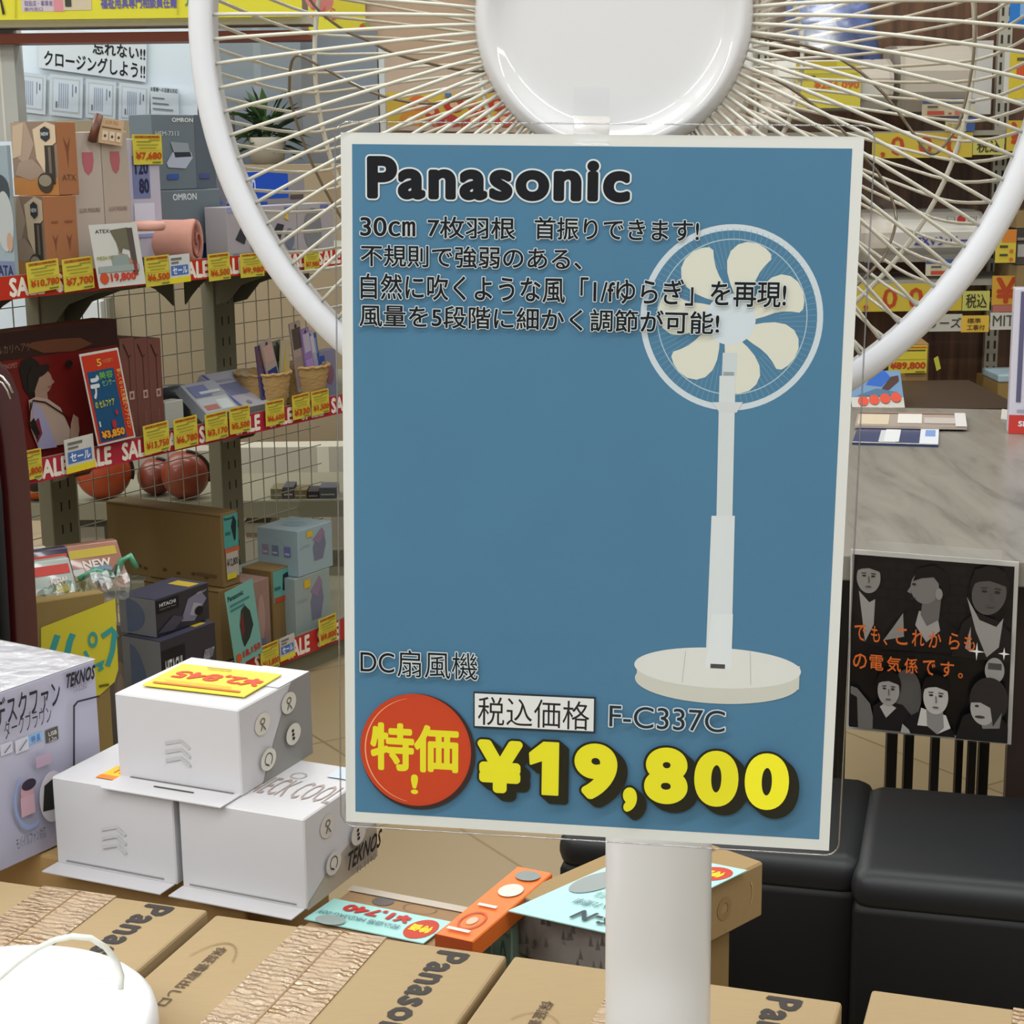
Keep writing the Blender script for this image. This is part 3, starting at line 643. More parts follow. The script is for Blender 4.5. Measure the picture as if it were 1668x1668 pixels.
# ------------------------------------------------------------------ price cards clipped on the shelf edges
def pcard(x0, y0, x1, y1, price, label, tilt=0.0, lift=0.012, body='C9BC42', P=None, group='yellow price cards on the shelf edges', n_=None, name='price_card'):
    nrm = -sn if n_ is None else n_; ax = sd if n_ is None else Vector((-n_.y, n_.x, 0))
    O = (S0 - sn * lift) if P is None else P
    p0 = on_plane(x0, (y0 + y1) / 2, O, nrm); p1 = on_plane(x1, (y0 + y1) / 2, O, nrm)
    pb_ = on_plane((x0 + x1) / 2, y1, O, nrm); pt = on_plane((x0 + x1) / 2, y0, O, nrm)
    W_ = (p1 - p0).length; H_ = pt.z - pb_.z; BLc = Vector((p0.x, p0.y, pb_.z))
    u = ax * math.cos(tilt) + Z * math.sin(tilt); v = Z * math.cos(tilt) - ax * math.sin(tilt)
    mb = MB(); mb.box(BLc, u * W_, v * H_, -nrm * 0.0012, mat(body, 0.5))
    cv = CV(mb, BLc, u * W_, v * H_, rough=0.4, lift=0.0003, step=0.0002)
    if price:
        cv.rect(0.06, 0.87, 0.94, 0.96, 'B5742A'); cv.text('お買い得商品', 0.1, 0.885, 0.9, 0.95, '7A3D18')
        cv.rect(0.12, 0.74, 0.62, 0.78, '8E8A3A'); cv.rect(0.12, 0.64, 0.86, 0.68, 'A39C3C'); cv.rect(0.2, 0.54, 0.8, 0.575, 'A39C3C'); cv.rect(0.55, 0.80, 0.92, 0.835, '8E8A3A')
        cv.rect(0.03, 0.46, 0.97, 0.475, 'B7A23A')
        cv.text(price, 0.06, 0.14, 0.96, 0.42, 'B8461D', bold=0.035); cv.rect(0.62, 0.05, 0.92, 0.09, '5E6E32')
    else:
        cv.rect(0, 0, 1, 0.2, 'DCCB30'); cv.rect(0.08, 0.28, 0.9, 0.62, '4C6FB0'); cv.text('セール', 0.15, 0.32, 0.85, 0.58, 'E2E6EA', bold=0.03); cv.rect(0.1, 0.82, 0.6, 0.9, '6E6C66'); cv.rect(0.1, 0.7, 0.45, 0.76, '6E6C66')
    return mb.obj(name, None, label, 'price card', group)
def hint(s): return s
for x0, y0, x1, y1, pr, tl in ((46, 426, 98, 476, '¥10,780', 0.05), (104, 421, 153, 474, '¥7,700', 0.04), (237, 417, 277, 466, '¥6,500', 0.02), (340, 413, 375, 457, '¥6,500', 0.02), (392, 412, 430, 451, '¥9,980', 0), (446, 408, 470, 446, '¥8,800', 0), (496, 406, 520, 440, '¥7,980', 0)):
    pcard(x0, y0, x1, y1, pr, 'yellow price card on the upper shelf edge ' + {46: 'in front of the lower brown massager box', 104: 'just left of the white photo card', 237: 'just right of the white photo card', 340: 'just left of the fan guard ring', 392: 'half hidden by the fan guard ring', 446: 'first one seen through the fan guard', 496: 'nearest the blue sign'}[x0], tl)
pcard(276, 415, 310, 461, None, 'small white and blue shop card beside the 6,500 yen price card', 0.02, body='C8CCCB')
for x0, y0, x1, y1, pr, tl in ((30, 733, 68, 782, '¥9,800', 0), (235, 690, 276, 738, '¥13,750', 0.03), (284, 680, 322, 729, '¥6,780', 0.02), (335, 672, 371, 716, '¥3,170', 0.02), (374, 662, 407, 705, '¥5,500', 0), (433, 652, 463, 692, '¥6,600', 0.0), (477, 642, 505, 682, '¥330', 0.02), (508, 636, 536, 675, '¥1,500', 0.02)):
    pcard(x0, y0, x1, y1, pr, 'yellow price card on the middle shelf edge ' + {30: 'beside the dark red armchair edge', 235: 'under the three dark brown box spines', 284: 'under the small plain white box', 335: 'under the clear shaver pack', 374: 'under the grey white flat pack', 433: 'under the first straw basket', 477: 'under the second straw basket', 508: 'last one before the blue sign'}[x0], tl)
pcard(107, 712, 154, 768, None, 'white and blue shop card with yellow foot on the middle shelf edge', 0.03, body='C6C6BE')
pcard(425, 1048, 454, 1092, '¥13,800', 'yellow price card beside the teal iron sheet on the bottom shelf edge', 0.02)
pcard(456, 1036, 480, 1074, None, 'white and grey shop card with yellow foot on the bottom shelf edge', 0.02, body='BDB8B2')
pcard(520, 1004, 548, 1048, '¥9,800', 'yellow price card at the far end of the bottom shelf edge', 0.02)

# ------------------------------------------------------------------ goods on the upper shelf
ZU, ZM, ZL = 0.930, 0.598, 0.075
def leg_photo(cv, x0=0, x1=1):
    cv.rect(0, 0, 1, 1, '8A7464'); cv.poly([(0.0, 0.6), (0.0, 1), (0.35, 1), (0.5, 0.7), (0.3, 0.4)], 'A28E7C'); cv.poly([(0.05, 0.95), (0.3, 1), (0.2, 0.55), (0.0, 0.5)], 'B9A48C'); cv.rect(0, 0, 1, 0.24, 'B07A42')
    cv.poly([(0.15, 0.45), (0.45, 0.5), (0.75, 0.3), (0.4, 0.2), (0.05, 0.28)], '9A8776'); cv.poly([(0.5, 0.9), (0.8, 1), (1, 0.95), (1, 0.72), (0.75, 0.6), (0.72, 0.3), (0.55, 0.5)], 'C9B498'); cv.rect(0.74, 0.15, 0.94, 0.68, '3A342E'); cv.rect(0.82, 0.3, 0.88, 0.66, '6E6256')
    cv.ell(0.72, 0.17, 0.17, 0.14, '423A30'); cv.ell(0.72, 0.2, 0.14, 0.08, '8E8674'); cv.poly([(0.68, 0.9), (0.78, 0.94), (0.88, 0.9), (0.88, 0.78), (0.78, 0.73), (0.68, 0.78)], '2E3438'); cv.text('NEW', 0.70, 0.81, 0.86, 0.86, 'C9CCCE', bold=0.02)
def leaf(cv, x, y, r, col='7A4A38'): cv.poly([(x - r, y + r), (x - r * .2, y - r * 0.2), (x, y - r * 1.4), (x + r * .3, y - r * .2), (x + r, y + r), (x, y + r * 0.3)], col)
def done(b, name, label, cat, group=None, part=None):
    return b.mb.obj(name, None, label, cat, group)
b = sbox(78, 0.03, 132, 20, 320, ZU).make(mat('A06A46', 0.5), 0.001)
leg_photo(b.L()); c = b.R(); c.h += .0002; leaf(c, 0.3, 0.45, 0.09); leaf(c, 0.72, 0.45, 0.09); c.rect(0.2, 0.68, 0.4, 0.70, '85543A'); c.rect(0.6, 0.68, 0.85, 0.70, '85543A'); c.text('ATEX', 0.15, 0.05, 0.85, 0.16, '5A4034'); low = b
done(b, 'massager_box', 'lower of two brown boxed leg massagers stacked on the upper shelf', 'box')
b2 = BX(b.C + Z * (b.h + 0.001), sd, sn, 0, 0.1, 0.1); b2.C = scol(98, 0.03, b.C.z + b.h + 0.001); b2.h = solve_py(b2.C, Z, 198, 0, 1); b2.w = solve_px(b2.C + Z * .05, sd, 127); b2.d = solve_px(b2.C + Z * .05, sn, 22)
b2.make(mat('A06A46', 0.5), 0.001); leg_photo(b2.L()); c = b2.R(); leaf(c, 0.5, 0.62, 0.18); c.text('ATX', 0.15, 0.2, 0.85, 0.28, '6A4A38')
done(b2, 'massager_box', 'upper of two brown boxed leg massagers, round dark badge showing', 'box')
b = sbox(26, -0.0 + 0.02, 33, -70, 236, ZU).make(mat('8C9AA2', 0.45), 0.001)
c = b.L(); c.rect(0.0, 0, 1, 0.16, '6F7694'); c.text('ATA', 0.72, 0.05, 0.98, 0.13, '25314F', bold=0.03); c.ell(0.85, 0.66, 0.16, 0.13, '3C4348'); c.ell(0.9, 0.45, 0.14, 0.22, 'A8ADAC'); c.ell(0.96, 0.3, 0.05, 0.07, 'B08E78')
done(b, 'massager_box', 'blue grey boxed product with a dark haired model, at the photo edge', 'box')
b = sbox(126, 0.05, 177, 118, 215, ZU).make(mat('B3A69B', 0.5), 0.001)
c = b.R(); c.poly([(0.38, 0.86), (0.72, 0.86), (0.74, 0.80), (0.68, 0.73), (0.55, 0.70), (0.43, 0.73), (0.38, 0.79)], 'B0646A'); c.text('LUX FIGURE', 0.2, 0.44, 0.85, 0.47, '8A7468', bold=0.02)
done(b, 'tall_carton', 'tall beige carton with a rose badge, left one of the pair', 'box'); tall = b
b = sbox(177.5, 0.05, 219, 170, 214, ZU, d=tall.d).make(mat('AC9F92', 0.5), 0.001)
c = b.R(); c.poly([(0.30, 0.86), (0.66, 0.86), (0.68, 0.80), (0.62, 0.73), (0.5, 0.70), (0.37, 0.73), (0.30, 0.79)], 'A85F66'); c.text('LUX FIGURE', 0.15, 0.44, 0.85, 0.47, '8A7468', bold=0.02)
done(b, 'tall_carton', 'tall beige carton behind the 7,680 yen price card, right one of the pair', 'box')
# white ATEX photo card
nf = -sn
O = S0 - sn * 0.02
def pxpanel(pts, O, n, thick, m, cvkw={}):
    "flat panel through measured corners (bl, br, tr) snapped to a parallelogram on plane O,n"
    A, B, D = (on_plane(*p, O, n) for p in pts); U = B - A; V = D - B
    mb = MB(); mb.box(A, U, V, -n * thick, m); return mb, CV(mb, A, U, V, **dict(dict(step=0.0002, lift=0.0003), **cvkw))
mb, c = pxpanel([(162, 470), (238, 462), (222, 362)], O, nf, 0.001, mat('CFD0CC', 0.4))
c.text('ATEX', 0.1, 0.86, 0.4, 0.92, '4A4A50', bold=0.02); c.poly([(0.40, 0.9), (0.78, 0.93), (0.82, 0.55), (0.62, 0.6), (0.55, 0.45), (0.5, 0.7)], '6E6A58'); c.rect(0.76, 0.2, 0.88, 0.92, '57504A'); c.poly([(0.5, 0.55), (0.66, 0.5), (0.9, 0.3), (0.6, 0.35)], 'A08A78'); c.rect(0.35, 0.32, 0.7, 0.5, '8E9C98'); c.text('MESH FIT', 0.05, 0.44, 0.4, 0.5, '9AA04A', bold=0.02); c.ell(0.13, 0.15, 0.09, 0.09, 'C4502C'); c.text('19,800', 0.26, 0.07, 0.8, 0.22, 'C4402C', bold=0.045); c.rect(0.04, 0.24, 0.9, 0.34, '9BA6A2'); c.rect(0.78, 0.16, 0.85, 0.4, '8A3F34')
mb.obj('photo_card', None, 'white photo card of legs in a massager standing on the upper shelf edge', 'display card')
# clipped beige tag with dark brown handle
O = S0 + sn * 0.04
mb, c = pxpanel([(160, 232), (199, 238), (202, 197)], O, nf, 0.001, mat('C6A988', 0.5)); c.text('LUX FIG', 0.25, 0.78, 0.75, 0.92, 'A8653A'); c.rect(0.1, 0.6, 0.9, 0.66, '7A5F48'); c.rect(0.12, 0.12, 0.36, 0.5, 'DAC9B0'); c.rect(0.42, 0.12, 0.64, 0.5, 'DAC9B0'); c.rect(0.7, 0.12, 0.9, 0.5, 'DAC9B0')
for q in (0.24, 0.53, 0.8): c.ell(q, 0.3, 0.05, 0.06, '5A4A3E')
mb.tube([on_plane(150, 230, O, nf), on_plane(161, 187, O, nf)], 0.008, mat('5E3524', 0.4, noise=0.2, scale=80), n=12)
mb.obj('hanging_tag', None, 'beige tag with a dark brown ribbed handle above the tall beige cartons', 'tag')
b = sbox(217, 0.07, 268, 213, 226, 0.952).make(mat('B5B0C0', 0.4), 0.001)
c = b.R(); c.rect(0.12, 0.50, 0.66, 0.86, '7078A0'); c.text('120', 0.2, 0.70, 0.62, 0.82, '262A48', bold=0.04); c.text('80', 0.3, 0.54, 0.62, 0.67, '262A48', bold=0.04); c.rect(0.1, 0.2, 0.75, 0.46, 'C9C8D8'); c.rect(0.1, 0.17, 0.75, 0.2, '8C94C0')
done(b, 'monitor_box', 'white boxed blood pressure monitor with digital figures under its price card', 'box')
pcard(217, 219, 264, 268, '¥7,680', 'yellow price card reading 7,680 yen taped on the white monitor box', 0, P=scol(217, 0.07, 1.0) - sn * 0.004)
bo = sbox(262, 0.12, 362, 256, 311, 0.966).make(mat('66727A', 0.45), 0.001)
c = bo.R(); c.text('OMRON', 281, 315, 320, 326, 'CDD2D5', bold=0.03, px=True)
done(bo, 'monitor_box', 'plain grey blue monitor box lying under the upright grey one', 'box')
b = sbox(252, 0.13, 353, 250, 186, bo.C.z + bo.h + 0.001).make(mat('66727A', 0.45), 0.001)
c = b.R(); c.rect(0.68, 0, 1, 1, '56606A'); c.text('OMRON', 0.32, 0.90, 0.66, 0.96, 'D5D9DB', bold=0.03); c.text('HEM-7313', 0.05, 0.72, 0.42, 0.78, 'B9C0C4', bold=0.01)
c.poly([(0.22, 0.30), (0.5, 0.28), (0.62, 0.42), (0.6, 0.5), (0.3, 0.5), (0.2, 0.36)], 'A7AFC0'); c.poly([(0.32, 0.5), (0.58, 0.5), (0.6, 0.44), (0.34, 0.43)], '2E3238'); c.poly([(0.27, 0.64), (0.55, 0.62), (0.58, 0.5), (0.32, 0.5)], '8A949C'); c.rect(0.2, 0.14, 0.38, 0.21, '38549A'); c.rect(0.72, 0.14, 0.88, 0.2, '4A4F86')
done(b, 'monitor_box', 'upright grey blood pressure monitor box with white lettering', 'box')
# beige shaver and massager boxes under and behind them
for i, (l_, r_, tp_, h_) in enumerate(((219, 300, 341, 'grey white boxed massager behind the pink cushion'), (301, 372, 340, 'grey white box with a yellow flash beside the pink cushion'), (373, 430, 338, 'grey white box with dark shaver pictures, seen through the fan guard'), (431, 486, 336, 'grey white box with pale device pictures, seen through the fan guard'), (487, 545, 333, 'grey white box with a large grey disc picture, next to the blue sign'))):
    b = sbox(l_, 0.20 if i < 2 else 0.045, r_, l_ - 4, tp_, ZU).make(mat('A29CA0', 0.45), 0.001); c = b.R()
    c.rect(0.0, 0.9, 1, 1, '8F94B8' if i < 3 else 'A5A2A8'); c.rect(0.62, 0.86, 0.86, 0.97, '6A6E9A')
    if i == 1: c.poly([(0.3, 0.7), (0.5, 0.85), (0.62, 0.5), (0.5, 0.45)], '5E5C78'); c.rect(0.72, 0.2, 0.86, 0.62, '5E5F70'); c.poly([(0.7, 0.7), (0.85, 0.68), (0.8, 0.85)], 'D8B838'); c.rect(0.1, 0.15, 0.55, 0.4, 'B59C9A')
    elif i in (2, 3): c.poly([(0.2, 0.4), (0.4, 0.66), (0.6, 0.62), (0.45, 0.3)], '35353D'); c.ell(0.75, 0.35, 0.14, 0.2, '6C7284'); c.poly([(0.6, 0.75), (0.74, 0.7), (0.7, 0.85)], 'D2B23A'); c.rect(0.1, 0.08, 0.9, 0.14, '77778C')
    elif i == 4: c.ell(0.4, 0.5, 0.25, 0.42, '7C7C80')
    done(b, 'appliance_box', h_, 'box')
bl_ = sbox(372, 0.14, 500, 366, 281, 0.955).make(mat('8E8A90', 0.5), 0.001); c = bl_.R(); c.rect(0, 0.62, 0.78, 1, '1F4FB8'); c.text('omron', 0.05, 0.72, 0.36, 0.9, 'C6D2EA', bold=0.02); c.rect(0.0, 0.36, 0.5, 0.58, '2350B4'); c.rect(0.8, 0.6, 0.97, 0.66, '5A4A44'); c.rect(0.55, 0.5, 0.7, 0.53, '6A5A54')
done(bl_, 'monitor_box', 'grey box with bright blue bands, seen through the fan guard', 'box')
b = sbox(262, 0.14, 360, 258, 327, ZU - .005).make(mat('2A4FA8', 0.4), 0.001); c = b.R(); c.rect(262, 329, 362, 337, '2D62D0', px=True); done(b, 'monitor_box', 'blue edged box lying lowest under the grey monitor boxes', 'box')
# pink cushion roll
e0 = scol(230, 0.12, ZU + 0.049); e1_ = scol(322, 0.015, ZU + 0.048)
pk = mat('C08C7C', 0.75, noise=0.06, scale=60, bump=0.2); ax_ = (e1_ - e0).normalized(); mb = MB(); LL = (e1_ - e0).length
mb.lathe(e0, ax_, [(0.0, 0), (0.028, 0.0), (0.04, 0.006), (0.044, 0.03), (0.044, LL - 0.03), (0.046, LL - 0.008), (0.043, LL), (0.032, LL - 0.006), (0.03, LL - 0.03), (0.0, LL - 0.035)], pk, n=36)
sp_ = [e0 + ax_ * (LL - 0.001) + (Z * math.cos(t) + ax_.cross(Z) * math.sin(t)) * (0.042 - 0.0042 * t) for t in np.linspace(0, 8.5, 46)]
mb.tube(sp_, 0.0028, mat('9A5A50', 0.8), n=6)
cush = thing('neck_cushion', 'rolled salmon pink cushion massager lying on the upper shelf', 'cushion', e0 - Z * 0.045)
mb.obj('cushion_roll', cush)
mb = MB(); kx = scol(240, -0.0, ZU + 0.098); mb.lathe(kx - Z * 0.02, Z, [(0, 0), (0.03, 0), (0.034, 0.005), (0.034, 0.012), (0.03, 0.017), (0, 0.019)], mat('C9988A', 0.7, noise=0.05, scale=50), n=36); mb.obj('round_pad', cush)

# ------------------------------------------------------------------ goods on the middle shelf
b = sbox(-30, 0.03, 204, -60, 549, ZM).make(mat('5E1614', 0.3, noise=0.15, scale=4), 0.002)
c = b.R(step=0.00035)
c.rect(0, 0.80, 1, 1, '2A1410', px=False); c.text('アルカリヘアケア', 0.12, 0.85, 0.42, 0.91, '6B5A44'); c.poly([(38, 562), (60, 556), (90, 552), (130, 550), (150, 560), (120, 572), (70, 575)], '5A3420', px=True)
c.poly([(30, 600), (36, 586), (50, 582), (62, 590), (66, 604), (60, 640), (50, 650), (38, 634)], '17130F', px=True)
c.ell(68, 622, 16, 20, '8E7262', px=True); c.poly([(52, 596), (66, 596), (62, 616), (54, 640), (44, 640), (44, 610)], '1C1612', px=True); c.ell(66, 604, 14, 8, '1C1612', px=True, rot=20)
c.poly([(82, 616), (87, 622), (82, 626)], '8E7262', px=True); c.rect(76, 628, 82, 631, '8A3A34', px=True)
c.poly([(54, 636), (74, 636), (76, 652), (56, 654)], '8E7262', px=True)
c.poly([(44, 652), (56, 646), (76, 650), (96, 664), (112, 700), (110, 722), (60, 730), (48, 700)], 'A08C80', px=True)
c.poly([(50, 652), (66, 668), (80, 700), (90, 728), (62, 732), (52, 700)], '8E8AA8', px=True); c.poly([(50, 690), (60, 680), (66, 706), (58, 722)], '6A2432', px=True); c.poly([(46, 688), (52, 680), (62, 706), (56, 712)], '14100E', px=True)
c.poly([(110, 722), (112, 690), (116, 674), (124, 680), (126, 700), (122, 722)], '957866', px=True); c.line([(46, 668), (50, 652), (70, 655), (112, 682)], 0.003, '2A0E0C', px=True); c.line([(46, 655), (44, 690), (58, 714)], 0.003, '161010', px=True)
c.text('SINOPET', 0, 592, 24, 600, '9A6A5C', px=True); c.ell(108, 592, 6, 6, '100C0C', px=True)
done(b, 'styler_box', 'large dark red box picturing a woman with tied black hair', 'box')
for i, (l_, r_, q) in enumerate(((205, 228, 'nearest the red and blue leaflet'), (228.5, 249, 'in the middle of three'), (249.5, 270, 'farthest right of three'))):
    b = sbox(l_, 0.03, r_, l_ - 5, 553, ZM, d=0.24).make(mat('6A423A', 0.45), 0.001); c = b.R()
    c.line([(0.2, 0.95), (0.55, 0.82), (0.7, 0.84)], 0.003, '2A1512'); c.line([(0.55, 0.82), (0.55, 0.5)], 0.0012, '2E1815'); c.rect(0.42, 0.42, 0.78, 0.5, 'A88F84'); c.rect(0.52, 0.44, 0.68, 0.48, '6A3A34'); c.text('ヘアアイロン', 0.48, 0.06, 0.6, 0.30, '9C8278', rot=90)
    done(b, 'styler_box', 'brown red upright box spine ' + q, 'box')
O = S0 - sn * 0.018
mb, c = pxpanel([(160, 727), (221, 712), (192, 566)], O, nf, 0.001, mat('C6C4BE', 0.4))
c.rect(0.03, 0.02, 0.96, 0.975, 'B5331F'); c.rect(0.09, 0.03, 0.78, 0.80, '1B4C74'); c.text('5', 0.38, 0.84, 0.5, 0.92, 'D9A84A', bold=0.02); c.text('つの効果で', 0.52, 0.86, 0.8, 0.91, 'C98A5A'); c.text('デ', 0.10, 0.5, 0.36, 0.76, 'C9CFD2', bold=0.05); c.text('美容', 0.36, 0.70, 0.72, 0.78, '6AA850', bold=0.02); c.text('センサー', 0.40, 0.62, 0.74, 0.69, '8ABE6A'); c.text('の セルフケア', 0.12, 0.40, 0.62, 0.48, 'B8BE3A', bold=0.03)
c.rect(0.12, 0.20, 0.16, 0.26, 'B8C2C8'); c.ell(0.5, 0.2, 0.06, 0.05, 'A02E3A'); c.ell(0.62, 0.32, 0.04, 0.03, 'A02E3A'); c.text('¥3,850', 0.12, 0.055, 0.72, 0.15, 'D8A030', bold=0.05, out=('B23A20', 0.05)); c.text('新しくなった充電式ヘアアイロン', 0.81, 0.12, 0.93, 0.78, 'DBA860', rot=90, bold=0.02)
mb.obj('leaflet_card', None, 'red bordered blue sale leaflet leaning against the dark red box', 'display card')
j = scol(286, 0.17, ZM); MB().lathe(j, Z, [(0, 0), (0.035, 0), (0.035, 0.01), (0.033, 0.012), (0.033, 0.052), (0.036, 0.054), (0.036, 0.07), (0, 0.072)], mat('4A4F52', 0.35), n=32).obj('round_tin', None, 'grey round tin with dark blue bands behind the price cards', 'tin')
b = sbox(272, 0.03, 301, 268, 656, ZM, d=0.03).make(mat('A9A8A2', 0.5), 0.001); b.R().rect(0.15, 0.12, 0.7, 0.22, '4A4844'); done(b, 'small_box', 'small plain white box behind the 6,780 yen card', 'box')
def slab(p_bl, p_br, p_tr, w0, rise, label, col, deco):
    "flat pack leaning back on the shelf: measured lower edge, raised rear edge"
    A = scol(p_bl, w0, ZM + 0.027); B = scol(p_br, w0, ZM + 0.027); V = sn * (0.07 if p_bl < 380 else 0.11) + Z * rise; U = B - A
    nn_ = U.cross(V).normalized(); mb = MB(); mb.box(A, U, V, -nn_ * 0.022, mat(col, 0.35, coat=0.2)); c = CV(mb, A, U, V, lift=0.0004); deco(c)
    return mb.obj('flat_pack', None, label, 'box')
slab(338, 392, 0.03, 0.02, 0.058, 'clear pack of pale shaver parts leaning on the middle shelf', '92959C', lambda c: (c.rect(0.05, 0.08, 0.95, 0.5, 'A8ACAE'), c.rect(0.1, 0.12, 0.5, 0.28, 'A0655A'), c.rect(0.55, 0.1, 0.9, 0.4, 'BDC3C2'), c.rect(0.1, 0.55, 0.6, 0.9, '6A6E94'), c.rect(0.3, 0.62, 0.9, 0.7, 'B4B8BC')))
slab(393, 462, 0.03, 0.02, 0.064, 'grey white flat box with blue grey text panels leaning on the middle shelf', 'A3A1AA', lambda c: (c.rect(0.12, 0.35, 0.55, 0.68, '6C708C'), c.rect(0.62, 0.45, 0.92, 0.8, '777A90'), c.rect(0.15, 0.74, 0.5, 0.8, '8C8EA0'), c.ell(0.3, 0.12, 0.05, 0.05, '7A7C88'), c.rect(0.02, 0.02, 0.08, 0.98, '5A5E96')))
# wicker baskets with packets
WK = mat('B08F5C', 0.7, noise=0.3, scale=60, stretch=(1, 1, 3), bump=0.9)
def basket(px, label, packs):
    c0 = scol(px, 0.065, ZM + 0.002); root = thing('wicker_basket', label, 'basket', c0); mb = MB(); n = 44
    prof = [(0.042, 0.0), (0.046, 0.004)] + [(0.046 + 0.012 * k / 9 + (0.0018 if k % 2 else -0.0006), 0.006 + 0.0072 * k) for k in range(11)] + [(0.062, 0.083), (0.060, 0.087), (0.055, 0.083), (0.043, 0.012), (0.0, 0.010)]
    mb.lathe(c0, Z, prof, WK, n=n); mb.obj('woven_body', root)
    mb = MB(); mb.tube([c0 + Vector((math.cos(t), math.sin(t), 0)) * 0.0605 + Z * (0.084 + 0.0015 * math.sin(t * 16)) for t in np.linspace(0, 2 * PI, 65)[:-1]], 0.0035, WK, closed=True); mb.obj('braided_rim', root)
    for (t, w_, x0, h, ang, col, lab, dec) in packs:
        A = c0 + sd * t + sn * w_ + Z * 0.03; U = (sd * 0.032) ; U = U * math.cos(ang) - Z * 0.032 * math.sin(ang); V = Z * h * math.cos(ang) + sd * h * math.sin(ang)
        mb = MB(); mb.box(A, U * x0, V, sn * 0.004, mat(col, 0.25, coat=0.5)); c = CV(mb, A, U * x0, V, lift=0.0003); dec(c)
        mb.obj('blister_pack', None, lab, 'packet')
def dk(a, b_): return lambda c: (c.rect(0.08, 0.06, 0.92, 0.5, a), c.rect(0.1, 0.62, 0.9, 0.92, b_), c.ell(0.5, 0.95, 0.1, 0.03, '3A3634'))
basket(431, 'woven straw basket holding blue toothbrush packs', [(-0.05, -0.035, 1.2, 0.118, -0.12, '57496A', 'dark blue pack at the left of the first basket', dk('20306A', '6A4A44')), (-0.022, -0.042, 1.2, 0.128, -0.28, '9A8C88', 'pack with red lettering in the first basket', dk('26386E', 'A98A84')), (0.008, -0.036, 1.0, 0.125, 0.12, 'A89C80', 'pack with a yellow stripe in the first basket', lambda c: (c.rect(0.1, 0.05, 0.9, 0.45, '4A5A90'), c.poly([(0.3, 0.3), (0.5, 0.9), (0.7, 0.3)], 'B9A23A'))), (0.02, -0.02, 1.1, 0.12, -0.1, '6F7464', 'grey green pack at the back of the first basket', dk('7C8070', '3E4438'))])
basket(494, 'woven straw basket holding lilac and beige packs', [(-0.055, -0.03, 1.2, 0.155, -0.15, '9A8A82', 'tall beige pack in the second basket', dk('8A7A72', '50443E')), (-0.02, -0.035, 0.9, 0.14, -0.18, '8A72A8', 'lilac pack in the second basket', dk('9A80B4', 'A9A0B4')), (0.003, -0.03, 0.9, 0.13, -0.2, 'A5A2AE', 'pale lilac pack in the second basket', dk('9690A8', 'B5B0BE')), (0.02, -0.015, 1.1, 0.12, -0.15, '3A5C9C', 'blue pack at the right of the second basket', dk('2A56A8', '6A8AB0'))])
b = sbox(523, 0.05, 549, 521, 572, ZM, d=0.02).make(mat('7C7A94', 0.35), 0.001); c = b.R(); c.rect(0, 0, 0.3, 0.9, '2E4C98'); c.ell(0.6, 0.5, 0.25, 0.2, '7E5A66'); done(b, 'blister_pack', 'grey pack with a blue side stripe beyond the straw baskets', 'packet')

# ------------------------------------------------------------------ goods on the bottom shelf
KR = kraft('7C6540')
lower = sbox(362, 0.06, 398, 240, 962, ZL).make(KR, 0.002)
c = lower.L(); c.line([(0, 0.97), (1, 0.97)], 0.002, '4A3820'); done(lower, 'appliance_carton', 'lower large brown carton on the bottom shelf', 'box')
up = sbox(365, 0.06, 392, 178, 838, lower.C.z + lower.h + 0.001).make(KR, 0.002)
c = up.L(); c.line([(0.02, 0.965), (1, 0.965)], 0.002, '5A4426')
for k, x in enumerate((0.08, 0.28, 0.33, 0.5, 0.62, 0.75, 0.86)): c.ell(x, 0.12 + 0.02 * (k % 2), 0.018, 0.022, '4A3820'); 
c.rect(0.78, 0.13, 0.95, 0.17, '5A4628')
c = up.R(); c.rect(0.12, 0.52, 0.98, 0.97, '4A918C'); c.text('Panasonic', 0.16, 0.90, 0.7, 0.94, '1B3A38', bold=0.03); c.poly([(0.55, 0.8), (0.72, 0.95), (0.88, 0.85), (0.8, 0.62), (0.72, 0.6)], '16282C'); c.rect(0.2, 0.7, 0.5, 0.74, '2B6664'); c.rect(0.12, 0.45, 0.98, 0.52, 'B55A38'); c.rect(0.16, 0.12, 0.9, 0.46, 'A8A29A'); c.text('¥12,800', 0.2, 0.26, 0.86, 0.38, '3A3230', bold=0.03); c.rect(0.16, 0.10, 0.72, 0.18, 'C9B836')
done(up, 'appliance_carton', 'upper large brown carton with a teal label on its narrow side', 'box')
def hit(cx, right, left, top, z, w_, lab, top_white=True):
    b = sbox(cx, w_, right, left, top, z).make(mat('2C2B34', 0.4, noise=0.2, scale=10), 0.001)
    c = b.R(); c.poly([(0.45, 0.2), (0.6, 0.75), (0.85, 0.85), (0.95, 0.6), (0.7, 0.1)], '77748A'); c.poly([(0.62, 0.3), (0.7, 0.6), (0.85, 0.5), (0.75, 0.2)], '9A98A2'); c.rect(0.0, 0.62, 0.42, 0.94, '15151C'); c.text('HITACHI', 0.06, 0.78, 0.36, 0.88, 'C9CBD0', bold=0.03); c.text('Inspire the Next', 0.06, 0.69, 0.36, 0.74, '8C8E96'); c.poly([(0, 0.1), (0.3, 0.45), (0.5, 0.3), (0.3, 0.05)], '454350'); c.text('vacuum', 0.72, 0.80, 0.9, 0.86, 'A9A9B4', shear=0.3); c.ell(0.78, 0.35, 0.08, 0.12, '101018')
    c = b.L(); c.rect(0, 0, 1, 1, '7D8188'); c.ell(0.2, 0.5, 0.5, 0.46, '5A6A88', n=30, a0=-90, a1=90)
    b.T().rect(0, 0, 1, 1, '3E3E50'); b.T(lift=0.001).rect(0.3, 0.7, 0.9, 0.9, 'B9A23A')
    return done(b, 'vacuum_box', lab, 'box')
l3 = 0
